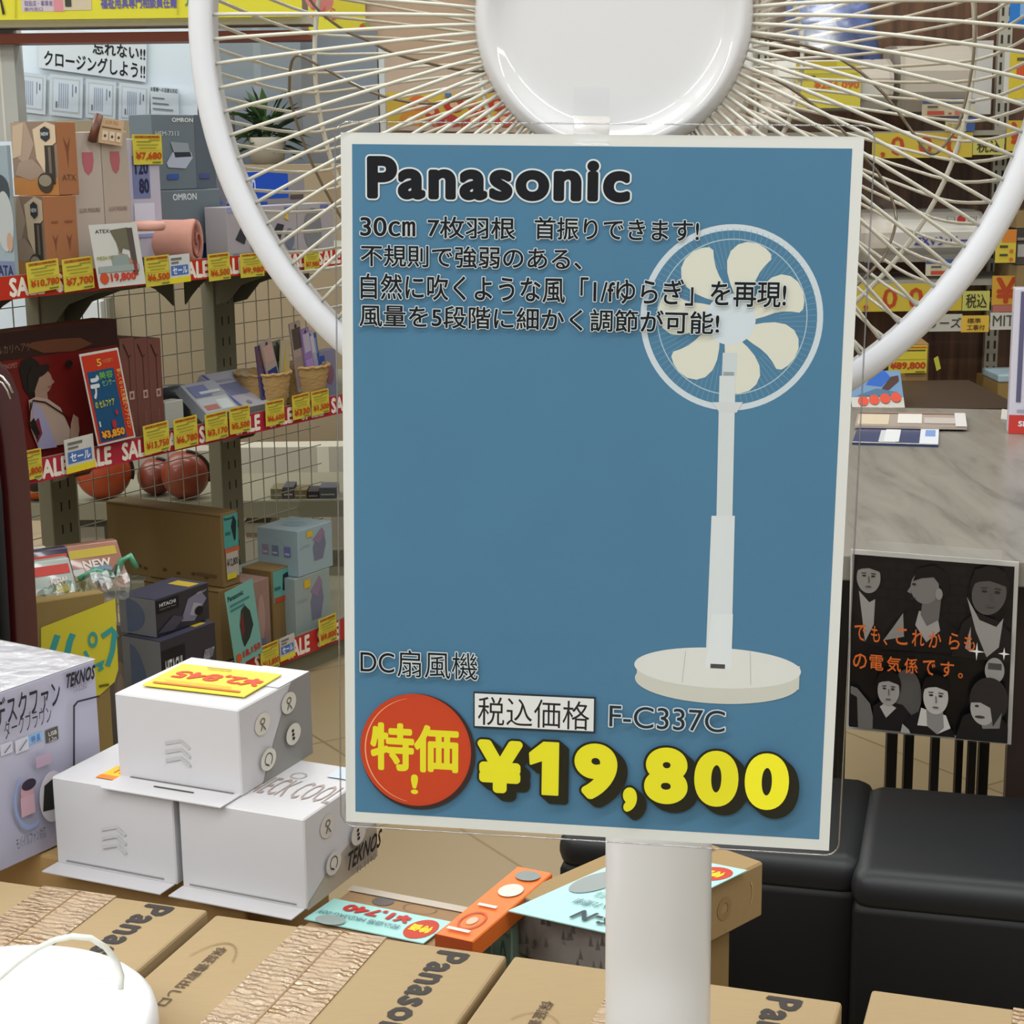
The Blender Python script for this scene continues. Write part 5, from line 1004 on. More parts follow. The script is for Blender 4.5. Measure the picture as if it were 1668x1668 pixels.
# things on the table
def lay(p0, p1, p3, z, thick, col): return flat4(p0, p1, p3, z, thick, mat(col, 0.3, coat=0.3) if isinstance(col, str) else col)
mb, c = lay((1388, 724), (1528, 728), (1398, 695), 0.7005, 0.002, '2C3A66')
c.rect(0, 0.92, 1, 1, '8A8C92'); c.rect(0.30, 0.1, 0.5, 0.75, 'B5B8BC'); c.rect(0.36, 0.12, 0.54, 0.8, 'C9CBCC'); c.rect(0.78, 0.0, 1.0, 0.9, 'C9CCD2'); c.rect(0.84, 0.45, 0.96, 0.8, '6A8AC0'); c.rect(0, 0, 1, 0.05, 'A3A4A2')
mb.obj('leaflet', None, 'navy blue leaflet with white panels lying nearest on the grey table', 'leaflet')
mb, c = lay((1392, 697), (1575, 700), (1398, 674), 0.7035, 0.004, 'A89A8E')
c.rect(0.02, 0.1, 0.3, 0.8, 'C2B49A'); c.rect(0.38, 0.2, 0.6, 0.95, 'CFCBC4'); c.rect(0.62, 0.2, 0.9, 0.6, 'B4A9A2'); c.rect(0.0, 0.86, 1, 0.95, '8A6A5E'); c.rect(0.9, 0.0, 1, 0.95, 'C9C5C2')
mb.obj('magazine', None, 'pale magazine lying behind the navy leaflet on the grey table', 'magazine')
mb, c = lay((1630, 683), (1662, 687), (1632, 668), 0.7005, 0.002, 'D2D2CE'); mb.obj('paper_slip', None, 'small white paper slip beside the red footed product box', 'paper')
Pq = at_z(1642, 706, 0.7005)
sb = BX(Pq, tu.copy(), tv.copy(), 0.12, 0.04, solve_py(Pq, Z, 470, 0, 1.2)).make(mat('C9C6D2', 0.35, coat=0.3), 0.001)
c = CV(sb.mb, sb.C, tu * 0.12, Z * sb.h, lift=0.0005); c.rect(0, 0, 1, 0.13, 'C23A34'); c.text('SHARP', 0.12, 0.05, 0.5, 0.09, 'DADADA', bold=0.04)
c.rect(0.08, 0.22, 0.14, 0.98, '5A5874'); c.rect(0.22, 0.2, 0.28, 0.52, '5A5874'); c.ell(0.36, 0.62, 0.18, 0.1, '7FA57E'); c.rect(0.25, 0.7, 0.36, 0.92, '8C94B4'); c.ell(0.4, 0.4, 0.12, 0.06, '6A6A88'); c.rect(0.1, 0.15, 0.9, 0.17, '9A9AAA'); c.rect(0.4, 0.2, 0.5, 0.5, '6A6A84')
sb.mb.obj('product_box', None, 'white upright product box with a red foot at the photo edge', 'box')

# ================================================================== RIGHT BACK WALL WITH AIR CONDITIONERS
RY = 4.7
def panel(y, x0, y0, x1, y1, thick, m, yaw=0.0, ground=False):
    "upright panel facing the viewer at depth y through measured pixels; returns mesh and canvas"
    A = at_y(x0, y1, y); xr = at_y(x1, (y0 + y1) / 2, y).x; zt_2 = at_y((x0 + x1) / 2, y0, y).z; zb_2 = at_y((x0 + x1) / 2, y1, y).z; xl = at_y(x0, (y0 + y1) / 2, y).x
    zb_2 = 0.0 if ground else zb_2; A = Vector((xl, y, zb_2)); U = Vector((xr - xl, 0, 0)); V = Z * (zt_2 - zb_2)
    mb = MB(); mb.box(A, U, V, Vector((0, thick, 0)), mat(m, 0.5) if isinstance(m, str) else m); return mb, CV(mb, A, U, V, lift=0.0006, step=0.0005)
wl0 = at_y(1215, 300, RY).x
def board_mat():
    m = mat('3E271C', 0.45, noise=0.0).copy(); nt = m.node_tree; b = nt.nodes['Principled BSDF']
    tc = nt.nodes.new('ShaderNodeTexCoord'); mp = nt.nodes.new('ShaderNodeMapping'); mp.inputs['Scale'].default_value = (28, 1, 1.5); n = nt.nodes.new('ShaderNodeTexNoise'); n.inputs['Scale'].default_value = 1.5; n.inputs['Detail'].default_value = 5
    cr = nt.nodes.new('ShaderNodeValToRGB'); cr.color_ramp.elements[0].color = rgb('3E271B'); cr.color_ramp.elements[1].color = rgb('74533D'); cr.color_ramp.elements[0].position = 0.3; cr.color_ramp.elements[1].position = 0.7
    nt.links.new(tc.outputs['Object'], mp.inputs[0]); nt.links.new(mp.outputs[0], n.inputs[0]); nt.links.new(n.outputs[0], cr.inputs[0]); nt.links.new(cr.outputs[0], b.inputs['Base Color']); return m
MB().box((wl0, RY, 0), (2.4, 0, 0), (0, 0.04, 0), Z * 2.1, board_mat()).obj('wall_right_boards', kind='structure')
SV = mat('B5B2A4', 0.4, metal=0.3)
shx = thing('wall_shelving', 'slotted metal wall shelving on the dark brown wood boards', 'shelving', (wl0 + 0.6, RY - 0.1, 0))
for pxu in (1236, 1622):
    xu = at_y(pxu, 400, RY - 0.02).x; mb = MB(); mb.box((xu - 0.018, RY - 0.022, 0), (0.036, 0, 0), (0, 0.02, 0), Z * 2.05, SV)
    for z in np.arange(0.5, 2.0, 0.035):
        for e in (-0.009, 0.009): mb.box((xu + e - 0.003, RY - 0.0228, z), (0.006, 0, 0), (0, 0.001, 0), Z * 0.022, mat('3A3226'))
    mb.obj('upright', shx)
FYR = RY - 0.34
zs1 = at_y(1530, 213, FYR).z; zs2 = at_y(1500, 458, FYR).z
for zsh in (zs1, zs2): MB().box((wl0, FYR, zsh - 0.012), (1.5, 0, 0), (0, 0.32, 0), Z * 0.012, mat('8E8B7E', 0.5)).obj('shelf', shx)
YL, RD = 'BBA636', 'A8421C'
for (x0, y0, x1, y1, chars, lab) in ((1421, 216, 1584, 257, ((0.18, 0.32), (0.46, 0.60), (0.74, 0.88)), 'yellow price strip with big orange zeros on the upper wall shelf edge'), (1392, 462, 1567, 507, ((0.26, 0.40), (0.50, 0.64), (0.74, 0.88)), 'yellow price strip with big orange zeros on the lower wall shelf edge')):
    mb, c = panel(FYR - 0.006, x0, y0, x1, y1, 0.003, YL)
    for a0, a1 in chars: c.text('0', a0, 0.10, a1, 0.86, RD, bold=0.02)
    c.text(',', 0.08, 0.02, 0.13, 0.25, RD, bold=0.03)
    mb.obj('price_strip', None, lab, 'price sign')
for (x0, y0, x1, y1, lab) in ((1585, 224, 1636, 252, 'small yellow tax included tag at the end of the upper price strip'), (1568, 474, 1612, 506, 'small yellow tax included tag at the end of the lower price strip')):
    mb, c = panel(FYR - 0.007, x0, y0, x1, y1, 0.003, 'B5B25A'); c.text('税込', 0.12, 0.12, 0.9, 0.86, '3C3620', bold=0.02); mb.obj('tax_tag', None, lab, 'price sign')
mb, c = panel(FYR - 0.006, 1490, 512, 1567, 540, 0.003, 'B4B1A4'); c.text('シリーズ', 0.05, 0.2, 0.98, 0.8, '3C3C3A', bold=0.02); mb.obj('series_tag', None, 'white tag with black katakana under the lower price strip', 'sign')
mb, c = panel(FYR - 0.008, 1566, 514, 1611, 541, 0.003, 'CFA93A'); c.text('標準', 0.2, 0.52, 0.7, 0.85, '5A4420', bold=0.02); c.text('工事付', 0.2, 0.12, 0.85, 0.45, '5A4420', bold=0.02); mb.obj('install_tag', None, 'amber tag with small kanji beside the white katakana tag', 'sign')
mb, c = panel(FYR - 0.006, 1613, 509, 1662, 537, 0.003, 'BDBAAF'); c.text('MITSU', 0.08, 0.2, 1.3, 0.85, '4A4844', bold=0.01); mb.obj('maker_tag', None, 'white tag with tall grey capitals beside the product box', 'sign')
mb, c = panel(FYR - 0.006, 1616, 449, 1663, 497, 0.003, 'C2922E'); c.text('¥', 0.12, 0.05, 0.85, 0.95, RD, bold=0.03); mb.box((at_y(1616, 505, FYR).x, FYR - 0.006, at_y(1616, 508, FYR).z), (0.07, 0, 0), Z * 0.018, (0, 0.003, 0), mat('A8625A')); mb.obj('yen_card', None, 'amber card with one big red yen mark', 'price sign')
mb, c = panel(FYR - 0.006, 1640, 196, 1690, 246, 0.003, 'BEA232'); c.text('¥', 0.12, 0.05, 0.7, 0.95, RD, bold=0.03); mb.obj('yen_card', None, 'yellow card with a red yen mark near the upper photo edge', 'price sign')
mb, c = panel(FYR - 0.05, 1622, 374, 1655, 428, 0.003, 'C6B43A'); c.rect(0.3, 0.62, 1, 1, 'C97A2E'); c.rect(0.2, 0.45, 0.6, 0.53, '4A4632'); c.rect(0.2, 0.2, 0.6, 0.27, '4A4632'); c.ell(0.78, 0.35, 0.1, 0.06, 'C9622E'); c.ell(0.78, 0.1, 0.1, 0.06, 'C9622E'); mb.obj('price_card', None, 'yellow card with an orange top hanging on the slotted upright', 'price card')
mb, c = panel(FYR - 0.02, 1636, 82, 1700, 166, 0.003, 'C4C3BD'); c.rect(0.12, 0.06, 1, 0.95, 'C8B434'); c.rect(0.3, 0.5, 0.8, 0.72, 'C4542A'); c.rect(0.3, 0.8, 0.8, 0.86, '5A5648'); mb.obj('price_card', None, 'large yellow card in a white border near the upper photo edge', 'price card')
mb, c = panel(FYR + 0.06, 1646, -40, 1700, 43, 0.003, '2374C4'); c.rect(0.3, 0.2, 1, 0.9, '7FA9D4'); mb.obj('blue_sign', None, 'bright blue sign in the upper corner of the photo', 'sign')
# stacked cartons at the right edge
z0 = zs2
for k, (y0, y1, col) in enumerate(((344, 372, '8F7A52'), (372, 394, '3A342E'), (394, 432, '463E36'), (432, 468, '8F7A52'))):
    mb, c = panel(FYR - 0.02, 1656, y0, 1720, y1 - 1, 0.2, kraft('8A7450') if col[0] == '8' else col)
    if k == 2: c.rect(0.02, 0.35, 0.6, 0.9, 'A8A6A0')
    if k == 1: c.rect(0.02, 0.1, 0.6, 0.3, '8A8880')
    mb.obj('small_carton', None, ('brown', 'dark', 'dark labelled', 'brown')[k] + ' box in the stack at the right photo edge, ' + ('topmost', 'second from its top', 'third from its top', 'lowest')[k], 'box')
# air conditioner indoor units
def aircon(x0, y0, x1, y1, label, txt=None, dep=0.22, yb=FYR + 0.03):
    A = at_y(x0, y1, yb); Wd = at_y(x1, y1, yb).x - A.x; H = at_y(x0, y0, yb).z - A.z
    root = thing('air_conditioner', label, 'air conditioner', (A.x + Wd / 2, yb + dep / 2, A.z))
    prof = [(0.02, 0.0), (0.16, 0.02), (0.20, 0.3), (0.205, 0.6), (0.19, 0.85), (0.15, 0.97), (0.08, 1.0), (0.0, 1.0), (0.0, 0.05)]
    mb = MB(); P0 = [Vector((A.x, yb + dep - d / 0.205 * dep, A.z + h * H)) for d, h in prof]; P1_ = [p + Vector((Wd, 0, 0)) for p in P0]; n = len(prof)
    mb.add(P0 + P1_, [tuple(range(n)), tuple(range(n, 2 * n))[::-1]] + [(i, (i + 1) % n, n + (i + 1) % n, n + i) for i in range(n)], mat('C9C6BE', 0.35))
    fx = A.x + 0.02; yf = yb + dep - 0.2 / 0.205 * dep
    c = CV(mb, (A.x, yb - 0.001, A.z), (Wd, 0, 0), Z * H, lift=0.001, step=0.0005)
    if txt: c.text(txt, 0.42, 0.34, 0.98, 0.54, '3C3C88', bold=0.03); c.text('日', 0.68, 0.78, 0.75, 0.9, '7A7A74'); c.ell(0.80, 0.84, 0.035, 0.09, 'A8322A'); c.text('製', 0.85, 0.78, 0.93, 0.9, '55524E')
    mb.obj('front_shell', root)
    mb = MB(); mb.box((A.x + 0.01, yf - 0.002 + dep * 0.06, A.z + H * 0.02), (Wd - 0.02, 0, 0), (0, -0.004, 0.0), (0, -dep * 0.04, H * 0.14), mat('A09A90', 0.4)); mb.obj('air_flap', root)
    for xx in (A.x - 0.004, A.x + Wd - 0.006):
        mb = MB(); q0 = [Vector((xx, p.y - 0.002, p.z)) for p in P0]; q1 = [p + Vector((0.01, 0, 0)) for p in q0]
        mb.add(q0 + q1, [tuple(range(n)), tuple(range(n, 2 * n))[::-1]] + [(i, (i + 1) % n, n + (i + 1) % n, n + i) for i in range(n)], mat('B8B5AD', 0.35)); mb.obj('end_cap', root)
    return root
aircon(1404, 346, 1602, 430, 'white air conditioner with violet series lettering on the lower wall shelf', 'ZXVシリーズ')
aircon(1262, 94, 1452, 182, 'white air conditioner behind the fan guard, yellow price card on it')
aircon(1468, 70, 1588, 184, 'compact white air conditioner beside the tall white casing', yb=FYR + 0.05)
mb, c = panel(FYR + 0.04, 1586, 66, 1616, 186, 0.14, 'BEBCB8'); mb.obj('casing', None, 'tall narrow white casing standing on the upper wall shelf', 'casing')
for (x0, y0, x1, y1, lab, mode) in ((1502, 161, 1588, 189, 'blue and cream label under the compact white air conditioner', 0), (1508, 422, 1592, 449, 'blue and cream label under the violet lettered air conditioner', 0), (1540, 191, 1588, 214, 'small blue and yellow label above the upper price strip', 1)):
    mb, c = panel(FYR - 0.01, x0, y0, x1, y1, 0.002, 'B9B49A'); c.rect(0, 0.72, 1, 1, '3A5488')
    if mode: c.text('省エネ', 0.05, 0.2, 0.6, 0.6, 'A8A03A', bold=0.03); c.rect(0.7, 0, 1, 0.7, '3A5488')
    else: c.rect(0.1, 0.08, 0.42, 0.3, 'B5442E'); c.rect(0.5, 0.1, 0.56, 0.2, 'B5442E'); c.rect(0.1, 0.48, 0.3, 0.6, '55524A'); c.rect(0.62, 0.08, 0.9, 0.3, 'C06A54')
    mb.obj('spec_label', None, lab, 'label')
mb, c = panel(FYR + 0.02, 1296, 100, 1402, 176, 0.002, 'C2B63C'); c.rect(0, 0.86, 0.62, 1, 'B5A030'); c.text('¥256,090', 0.28, 0.40, 0.98, 0.58, 'C9502E', bold=0.03); c.rect(0.05, 0.62, 0.3, 0.7, '5A5644'); c.rect(0.02, 0.72, 0.95, 0.75, 'A8A040'); mb.obj('price_card', None, 'wide yellow price card on the air conditioner behind the fan guard', 'price card')
# blue patterned cloth
mb = MB(); n = 14; vs = []; top_ = [at_y(1285 + 128 * i / n, -20, FYR + 0.1) for i in range(n + 1)]; bot = [at_y(1278 + 165 * i / n, 62 + 52 * (i / n) ** 1.2, FYR + 0.1) for i in range(n + 1)]
for i in range(n + 1):
    w_ = 0.014 * math.sin(i * 1.9); vs += [top_[i] + Vector((0, w_, 0)), (top_[i] + bot[i]) / 2 + Vector((0, w_ * 1.3, 0)), bot[i] + Vector((0, w_ * 1.6, 0))]
mb.add(vs, [(3 * i + k, 3 * i + k + 1, 3 * i + k + 4, 3 * i + k + 3) for i in range(n) for k in (0, 1)], mat('4A63A8', 0.8, noise=0.35, scale=22), True)
mb.obj('patterned_cloth', None, 'blue patterned cloth hanging on the brown boards behind the fan guard', 'cloth', thick=0.002)
# carton with 89,800 card, fish flyer
cbx = at_y(1471, 664, 4.1); Hc_ = at_y(1471, 560, 4.1).z
bx2 = BX((cbx.x, 4.1, 0.0), Vector((1, 0, 0)), Vector((0, 1, 0)), at_y(1512, 600, 4.1).x - cbx.x, 0.25, Hc_)
bx2.mb = MB(); bx2.mb.box(bx2.C, (bx2.w, 0, 0), (0.03, 0.3, 0), Z * bx2.h, kraft('8E7248'), 0.003, 2, False)
bx2.mb.obj('cardboard_box', None, 'tall brown carton behind the table wearing a yellow price card', 'box')
mb, c = panel(4.09, 1448, 563, 1510, 608, 0.002, 'CCBC38'); c.rect(0.25, 0.9, 0.98, 0.96, 'B5602A'); c.rect(0.4, 0.8, 0.95, 0.85, '5A4A2A'); c.text('¥89,800', 0.03, 0.12, 0.97, 0.42, 'B5401F', bold=0.045); c.rect(0.03, 0.5, 0.97, 0.52, 'B59A2E'); c.rect(0.7, 0.04, 0.95, 0.08, '6E6430'); mb.obj('price_card', None, 'yellow price card in red figures on the tall brown carton', 'price card')
mb = MB(); q = at_y(1521, 584, 4.08); mb.box(q, (0.008, 0, -0.03), (0.01, 0, 0.006), (0, 0.001, 0), mat('B5B43A')); mb.obj('yellow_tag', None, 'small yellow green tag on the side of the tall brown carton', 'tag')
A = at_y(1388, 664, 3.6); B = at_y(1474, 664, 3.6); D = at_y(1466, 604, 3.75); mb = MB(); U = B - A; V = D - B; mb.box(A, U, V, (0, 0.002, 0), mat('BDBAB4', 0.4)); c = CV(mb, A, U, V, lift=0.0005)
c.rect(0, 0.28, 1, 1, '6A88A8'); c.poly([(0.3, 0.6), (0.45, 0.9), (0.7, 1), (0.8, 0.8), (0.6, 0.55)], '2F5DAC'); c.poly([(0.6, 0.5), (0.8, 0.82), (0.95, 0.86), (0.95, 0.7), (0.7, 0.42)], '4A3430'); c.poly([(0.1, 0.3), (0.5, 0.5), (0.9, 0.4), (0.7, 0.28)], '4E6A84')
for k in range(4): c.ell(0.22 + 0.21 * k, 0.16 + 0.03 * k, 0.1, 0.13, 'C9503A')
flyr = mb.obj('flyer', None, 'blue flyer with a row of red dots standing behind the table', 'flyer')
MB().box((A.x - 0.1, 3.59, 0), (at_y(1474, 664, 3.6).x - A.x + 0.35, 0, 0), (0, 0.45, 0), Z * (min(A.z, B.z) - 0.002), mat('3A2A20', 0.5)).obj('low_cabinet', None, 'low dark brown cabinet behind the grey wood table', 'cabinet')
b = BX((at_y(1624, 660, 4.25).x, 4.25, 0), Vector((1, 0, 0)), Vector((0, 1, 0)), 0.2, 0.2, at_y(1624, 624, 4.25).z); b.mb = MB(); b.mb.box(b.C, (0.2, 0, 0), (0, 0.2, 0), Z * b.h, kraft('8E7444')); b.mb.obj('cardboard_box', None, 'brown carton behind the red footed product box', 'box')
MB().box(b.C + Z * (b.h + 0.001), (0.16, 0, 0), (0, 0.15, 0), Z * 0.02, mat('9FB4BC', 0.35, noise=0.2, scale=30), 0.004).obj('plastic_packet', None, 'pale blue packet on the brown carton behind the product box', 'packet')

# ================================================================== OFFICE WALL AND HEADERS AT THE LEFT REAR
BY = 6.0
mb, c = panel(BY, -60, -60, 330, 700, 0.05, mat('CCDAE6', 0.5)); mb.obj('wall_office', kind='structure')
mb, c = panel(BY, 331, 40, 500, 700, 0.05, mat('7E8890', 0.55)); c.rect(0.55, 0, 0.62, 1, '8C959B'); mb.obj('wall_office_side', kind='structure')
mb, c = panel(BY - 0.3, 500, 50, 622, 700, 0.05, mat('76808A', 0.55)); mb.obj('wall_cubicle', kind='structure')
mb, c = panel(BY - 0.31, 622, 78, 630, 460, 0.06, mat('B4BDC0', 0.5)); mb.obj('trim_1', kind='structure')
mb, c = panel(BY - 0.5, -60, 52, 506, 68, 0.12, mat('7A3516', 0.5)); mb.obj('trim_2', kind='structure')
mb, c = panel(BY - 0.55, -60, 30, 506, 42, 0.14, mat('A8A498', 0.5)); mb.obj('trim_3', kind='structure')
mb, c = panel(BY - 0.45, -30, 42, 26, 230, 0.1, mat('A9ABA8', 0.55)); c.rect(0.55, 0, 0.62, 1, 'C6C4BC'); mb.obj('trim_4', kind='structure')
mb, c = panel(BY - 0.6, -60, -60, 490, 30, 0.02, 'D8D22E')
c.rect(0.17, 0.15, 0.285, 1, 'C9A0A0', px=False); c.rect(36, -10, 88, 19, 'C6BCC4', px=True); c.rect(88, -10, 104, 19, 'D08A94', px=True); c.rect(104, -10, 148, 17, 'C9BDA2', px=True); c.text('取扱店・事業者', 40, 1, 86, 10, '6A5A90', px=True); c.text('案内窓口', 40, 12, 70, 18, '6A5A90', px=True)
c.text('福祉用具専門相談員在籍', 164, -6, 288, 14, '5C58A8', bold=0.03, px=True); c.text('介護', 300, -14, 345, 10, '4C8A58', bold=0.02, px=True); c.rect(107, -5, 116, 11, '3A3A34', px=True)
c.poly([(0, -2), (3, -2), (9, 22), (5, 25)], '2A2620', px=True); c.line([(26, -40), (26, 30)], 0.003, 'B5AF2A', px=True); c.line([(290, -40), (290, 24)], 0.003, 'B5AF2A', px=True)
mb.obj('header_sign', None, 'long yellow header sign with violet Japanese lettering at the top', 'sign')
# slogan banner, certificates, notice
wz = BY - 0.006
def tilted(y, p0, p1, p3, m, thick=0.003):
    A, B, D = (at_y(x, yy, y) for x, yy in (p0, p1, p3)); U = B - A; V = D - A
    mb = MB(); mb.box(A, U, V, (0, thick, 0), mat(m, 0.45) if isinstance(m, str) else m); return mb, CV(mb, A, U, V, lift=0.0006, step=0.0005)
mb, c = tilted(BY - 0.012, (63, 110), (238, 134), (63, 40), 'C6D0DA')
c.text('クロージングしよう!!', 0.05, 0.06, 0.99, 0.44, '15181E', bold=0.022); c.text('忘れない!!', 0.50, 0.50, 0.99, 0.82, '15181E', bold=0.022)
mb.obj('slogan_banner', None, 'white banner with brushed black katakana slogan on the office wall', 'banner')
for k, (x0, y0, x1, y1) in enumerate(((26, 116, 74, 184), (80, 120, 134, 190), (139, 128, 188, 194), (193, 134, 243, 201))):
    mb, c = tilted(BY - 0.012, (x0, y1 - 3), (x1, y1 + 3), (x0 + 1, y0), 'B9C4CE'); c.rect(0.09, 0.1, 0.91, 0.92, 'A9B2B4'); c.rect(0.12, 0.13, 0.88, 0.89, 'BCC8D4')
    for j in range(5): c.h -= c.step if j else 0; c.rect(0.28 + j * 0.065, 0.2, 0.31 + j * 0.065, 0.8, '8C99AE')
    c.rect(0.68, 0.5, 0.71, 0.8, '7A879C'); c.rect(0.78, 0.6, 0.81, 0.76, '4A5262'); c.rect(0.2, 0.2, 0.24, 0.35, '5A6272')
    mb.obj('framed_certificate', None, 'certificate on the office wall, ' + ('leftmost of the four beside the post', 'second from the post', 'third from the post', 'fourth from the post next to the notice')[k], 'certificate', 'certificates under the slogan banner')
mb, c = tilted(BY - 0.012, (246, 192), (292, 196), (244, 140), 'BCC8D2'); c.text('お客様への迅速な対応', 0.02, 0.84, 0.98, 0.98, '3A404C', bold=0.02)
for j in range(3): c.rect(0.08, 0.62 - j * 0.17, 0.5 + 0.15 * j, 0.66 - j * 0.17, '6A7280')
mb.obj('wall_notice', None, 'white notice with a bold heading beside the certificates', 'notice')
mb, c = panel(BY - 0.5, 26, 196, 344, 300, 0.3, mat('948870', 0.6), ground=True); mb.obj('ledge_counter', None, 'tan counter ledge running below the certificates', 'counter')
mb, c = panel(BY - 0.75, 345, 268, 640, 300, 0.3, mat('9A8A70', 0.6), ground=True); mb.obj('ledge_counter', None, 'tan counter seen through the fan guard in front of the blue grey panels', 'counter')
# plant and yellow notes seen through the guard
pc = at_y(436, 258, BY - 0.60); pc.z = at_y(490, 268, BY - 0.75).z + 0.062; plant = thing('potted_plant', 'leafy dark green potted plant behind the fan guard', 'plant', pc - Z * 0.06)
mb = MB(); mb.lathe(pc - Z * 0.06, Z, [(0, 0), (0.05, 0), (0.06, 0.08), (0.0, 0.08)], mat('8A8478'), n=24); mb.obj('pot', plant)
mb = MB(); rnd = random.Random(11)
for k in range(70):
    t = rnd.uniform(0, 2 * PI); el = rnd.uniform(-0.3, 1.3); L = rnd.uniform(0.06, 0.15); d = Vector((math.cos(t) * math.cos(el), math.sin(t) * math.cos(el) * 0.5, math.sin(el))); b0 = pc + Z * rnd.uniform(0.0, 0.08) + d * 0.02; s_ = d.cross(Z).normalized() * 0.014
    mb.add([b0, b0 + d * L * 0.5 + s_, b0 + d * L - Z * 0.02, b0 + d * L * 0.5 - s_], [(0, 1, 2, 3)], mat(rnd.choice(['2A4422', '3A5A2C', '1E3420']), 0.5))
mb.obj('leaves', plant)
mb, c = panel(BY - 0.1, 414, 175, 432, 270, 0.02, '20282A'); mb.obj('window_1', kind='structure')
mb, c = panel(BY - 0.12, 352, 182, 388, 640, 0.05, '5A5854', ground=True); c.rect(0.1, 0.85, 0.7, 0.96, 'C9A62E'); mb.obj('pamphlet_rack', None, 'grey rack with a yellow pamphlet behind the fan ring', 'rack')
# posters on the beige rear wall
PY = 6.6
MB().box((at_y(560, 100, PY + 0.03).x, PY + 0.03, 0), (3.2, 0, 0), (0, 0.06, 0), Z * CEIL, mat('B7A28E', 0.7)).obj('wall_rear', kind='structure')
mb, c = tilted(PY, (505, 100), (598, 112), (500, -30), 'D2CB2E'); c.ell(0.2, 0.8, 0.25, 0.16, 'C97A78'); c.ell(0.9, 0.95, 0.22, 0.1, '6E9A4A'); c.ell(1.0, 0.5, 0.12, 0.08, '7EA048'); c.ell(0.95, 0.52, 0.05, 0.04, 'C4502E'); c.text('さくら', 0.05, 0.55, 0.5, 0.72, 'C4605A', bold=0.03); c.text('初夏セール', 0.1, 0.25, 0.75, 0.38, 'B5A02A', bold=0.02); mb.obj('wall_poster', None, 'yellow poster with green leaves on the beige rear wall', 'poster')
mb, c = tilted(PY - 0.05, (584, 86), (600, 88), (584, 48), '6A625E'); c.ell(0.5, 0.8, 0.4, 0.18, '3A3634'); mb.obj('portrait_card', None, 'small dark portrait card beside the yellow leafy poster', 'card')
mb, c = tilted(PY, (628, 212), (842, 216), (628, 150), 'C4A83A')
for k, (x, y, r, col) in enumerate(((0.25, 0.72, 0.08, 'C9672A'), (0.35, 0.5, 0.06, 'B53A24'), (0.52, 0.7, 0.08, 'B52E20'), (0.7, 0.62, 0.07, 'C0442A'), (0.85, 0.75, 0.07, 'B52E20'), (0.2, 0.3, 0.09, 'C98A2A'), (0.48, 0.25, 0.08, 'B93A34'), (0.68, 0.3, 0.09, 'B52E20'), (0.9, 0.35, 0.08, 'B93A34'))): c.ell(x, y, r, r * 2.6, col); c.ell(x, y, r * 0.4, r, 'D6B08A')
c.rect(0.0, 0.0, 1, 0.12, 'B9A9A0'); c.text('大感謝市', 0.3, 0.1, 0.62, 0.42, 'B5343A', bold=0.03); c.rect(0.45, 0.9, 0.5, 1.0, '4A6A9A'); mb.obj('sale_banner', None, 'yellow and red fruit patterned sale banner on the beige wall', 'banner')

# ================================================================== BEYOND THE MESH
YB = 4.42
ZR = at_y(475, 815, YB).z
bx0, bx1 = at_y(20, 820, YB).x, at_y(700, 820, YB).x
rs = thing('rear_shelving', 'grey green shelf unit seen through the wire mesh', 'shelving', ((bx0 + bx1) / 2, YB + 0.2, 0))
MB().box((bx0, YB, ZR - 0.02), (bx1 - bx0, 0, 0), (0, 0.4, 0), Z * 0.02, GR).obj('shelf', rs)
MB().box((bx0, YB - 0.004, ZR - 0.045), (bx1 - bx0, 0, 0), (0, 0.004, 0), Z * 0.043, GR).obj('shelf_lip', rs)
MB().box((bx0, YB, 0.02), (bx1 - bx0, 0, 0), (0, 0.4, 0), Z * 0.02, GR).obj('shelf', rs)
for px in (30, 590): MB().box((at_y(px, 820, YB).x, YB + 0.41, 0), (0.04, 0, 0), (0, 0.03, 0), Z * 0.9, GR).obj('upright', rs)
mb, c = panel(YB + 0.05, 118, 858, 172, 935, 0.2, '9A968A'); c.rect(0.25, 0.22, 0.8, 0.36, '24211C'); mb.obj('machine_box', None, 'grey machine box with dark slots beyond the mesh', 'box')
mb, c = panel(YB + 0.05, 398, 852, 440, 930, 0.2, 'B5B0A2'); c.rect(0.1, 0.7, 0.9, 0.8, '8C7C6C'); mb.obj('pale_box', None, 'pale box on the low rear shelf beyond the mesh', 'box')
for k, (x0, x1, y0, col) in enumerate(((441, 460, 797, '6A6448'), (461, 478, 794, '44424A'), (479, 500, 799, '6A5E40'), (501, 519, 801, '322C34'), (520, 548, 795, '4C5058'))):
    xl, xr = at_y(x0, 806, YB + 0.02).x, at_y(x1, 806, YB + 0.02).x; zt3 = at_y(x0, y0, YB + 0.02).z
    mb = MB(); mb.box((xl, YB + 0.02, ZR + 0.0005), (xr - xl, 0, 0), (0, 0.08, 0), Z * (zt3 - ZR), mat(col)); c = CV(mb, (xl, YB + 0.02, ZR + 0.0005), (xr - xl, 0, 0), Z * (zt3 - ZR)); c.rect(0.1, 0.3, 0.9, 0.42, 'A8A494')
    mb.obj('battery_pack', None, 'small ' + ('olive', 'dark grey', 'mustard', 'black', 'slate')[k] + ' box in the row on the rear shelf', 'box', 'row of small boxes on the rear shelf')
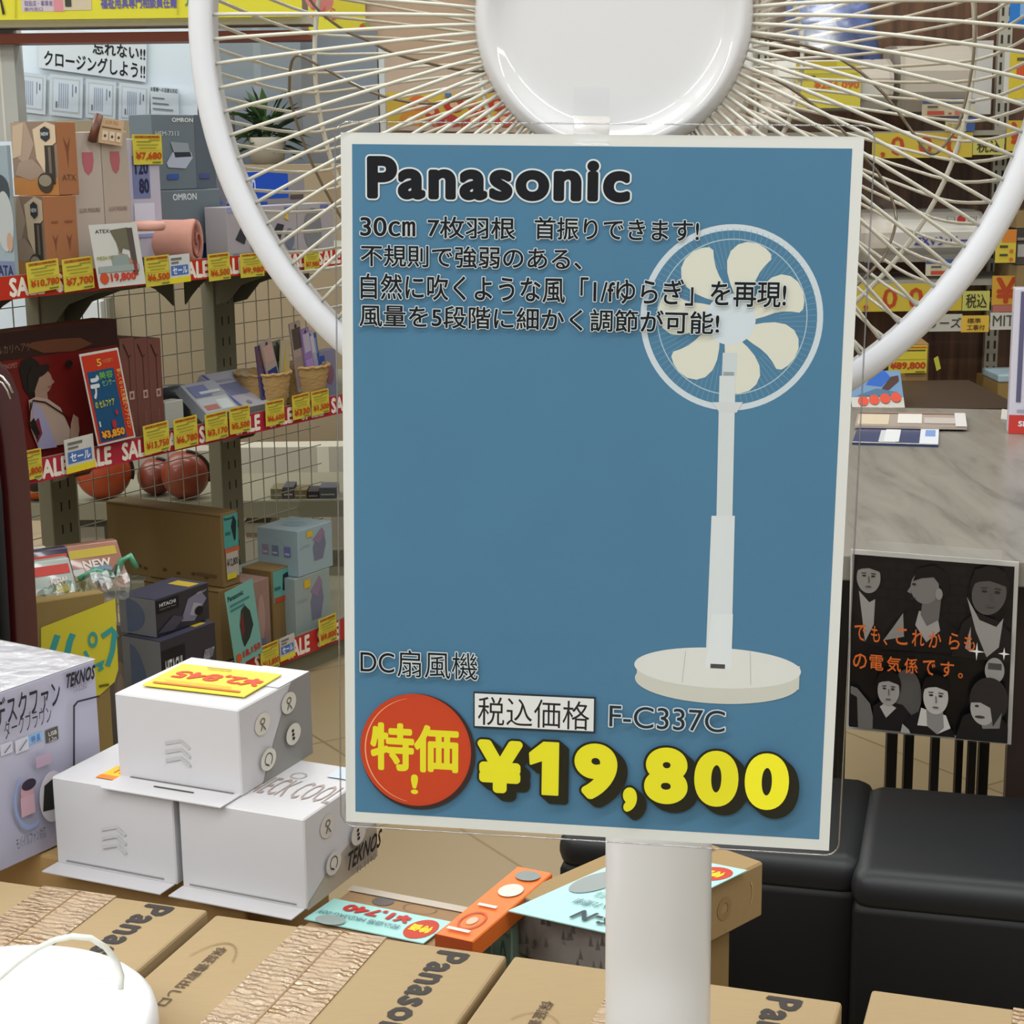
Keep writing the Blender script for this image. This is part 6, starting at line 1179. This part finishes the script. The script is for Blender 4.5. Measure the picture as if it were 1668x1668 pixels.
for k, (px, r, yo, col, lab) in enumerate(((172, 0.072, 0.05, 'A0401E', 'orange red round case with a black strap beyond the mesh'), (256, 0.048, 0.10, '6E3020', 'dull red ring shaped case in the middle beyond the mesh'), (304, 0.062, 0.04, '7A3420', 'rust red hooped case nearest the post beyond the mesh'), (62, 0.058, 0.05, 'C8581A', 'bright orange case with a dark clasp beside the massage chair'))):
    x = at_y(px, 820, YB + yo).x; c0 = Vector((x, YB + yo, ZR + r + 0.002)); mb = MB(); fd = Vector((0.25, -1, 0.0)).normalized(); sx = Vector((1, 0.25, 0)).normalized()
    mb.lathe(c0 - fd * 0.03, fd, [(0, 0), (r * 0.9, 0.0), (r, 0.015), (r, 0.045), (r * 0.85, 0.065), (r * 0.5, 0.08), (0, 0.084)], mat(col, 0.35, coat=0.2), n=40)
    mb.tube([c0 + fd * 0.01 + (sx * math.cos(t) + Z * math.sin(t)) * (r * 1.03) for t in np.linspace(-0.3, 1.5, 20)], 0.006, mat('1B1716', 0.5), n=8)
    if k == 3: mb.lathe(c0 + fd * 0.052, fd, [(0, 0), (r * 0.5, 0.0), (r * 0.45, 0.004), (0, 0.004)], mat('2A211C'), n=30)
    mb.obj('tool_case', None, lab, 'case')
mb, c = panel(5.4, 112, 492, 168, 640, 0.2, 'C6CCD0', ground=True); mb.obj('white_panel', None, 'pale upright panel beyond the mesh under the upper shelf', 'panel')
mb, c = panel(5.0, 174, 486, 182, 640, 0.05, '6E6C5E', ground=True); c.rect(0.2, 0, 0.4, 1, 'A5A49A'); mb.obj('slotted_post', None, 'slotted post beyond the mesh under the upper shelf', 'post')
mb, c = panel(4.95, 380, 728, 620, 900, 0.1, 'BDB8A8', ground=True); c.rect(0.58, 0, 0.66, 1, 'E0DCC8'); mb.obj('rear_partition', None, 'pale low partition behind the row of small boxes', 'partition')
mb, c = panel(4.95, 196, 735, 372, 900, 0.1, 'A59F90', ground=True); mb.obj('rear_partition', None, 'pale low partition behind the red cases beyond the mesh', 'partition')
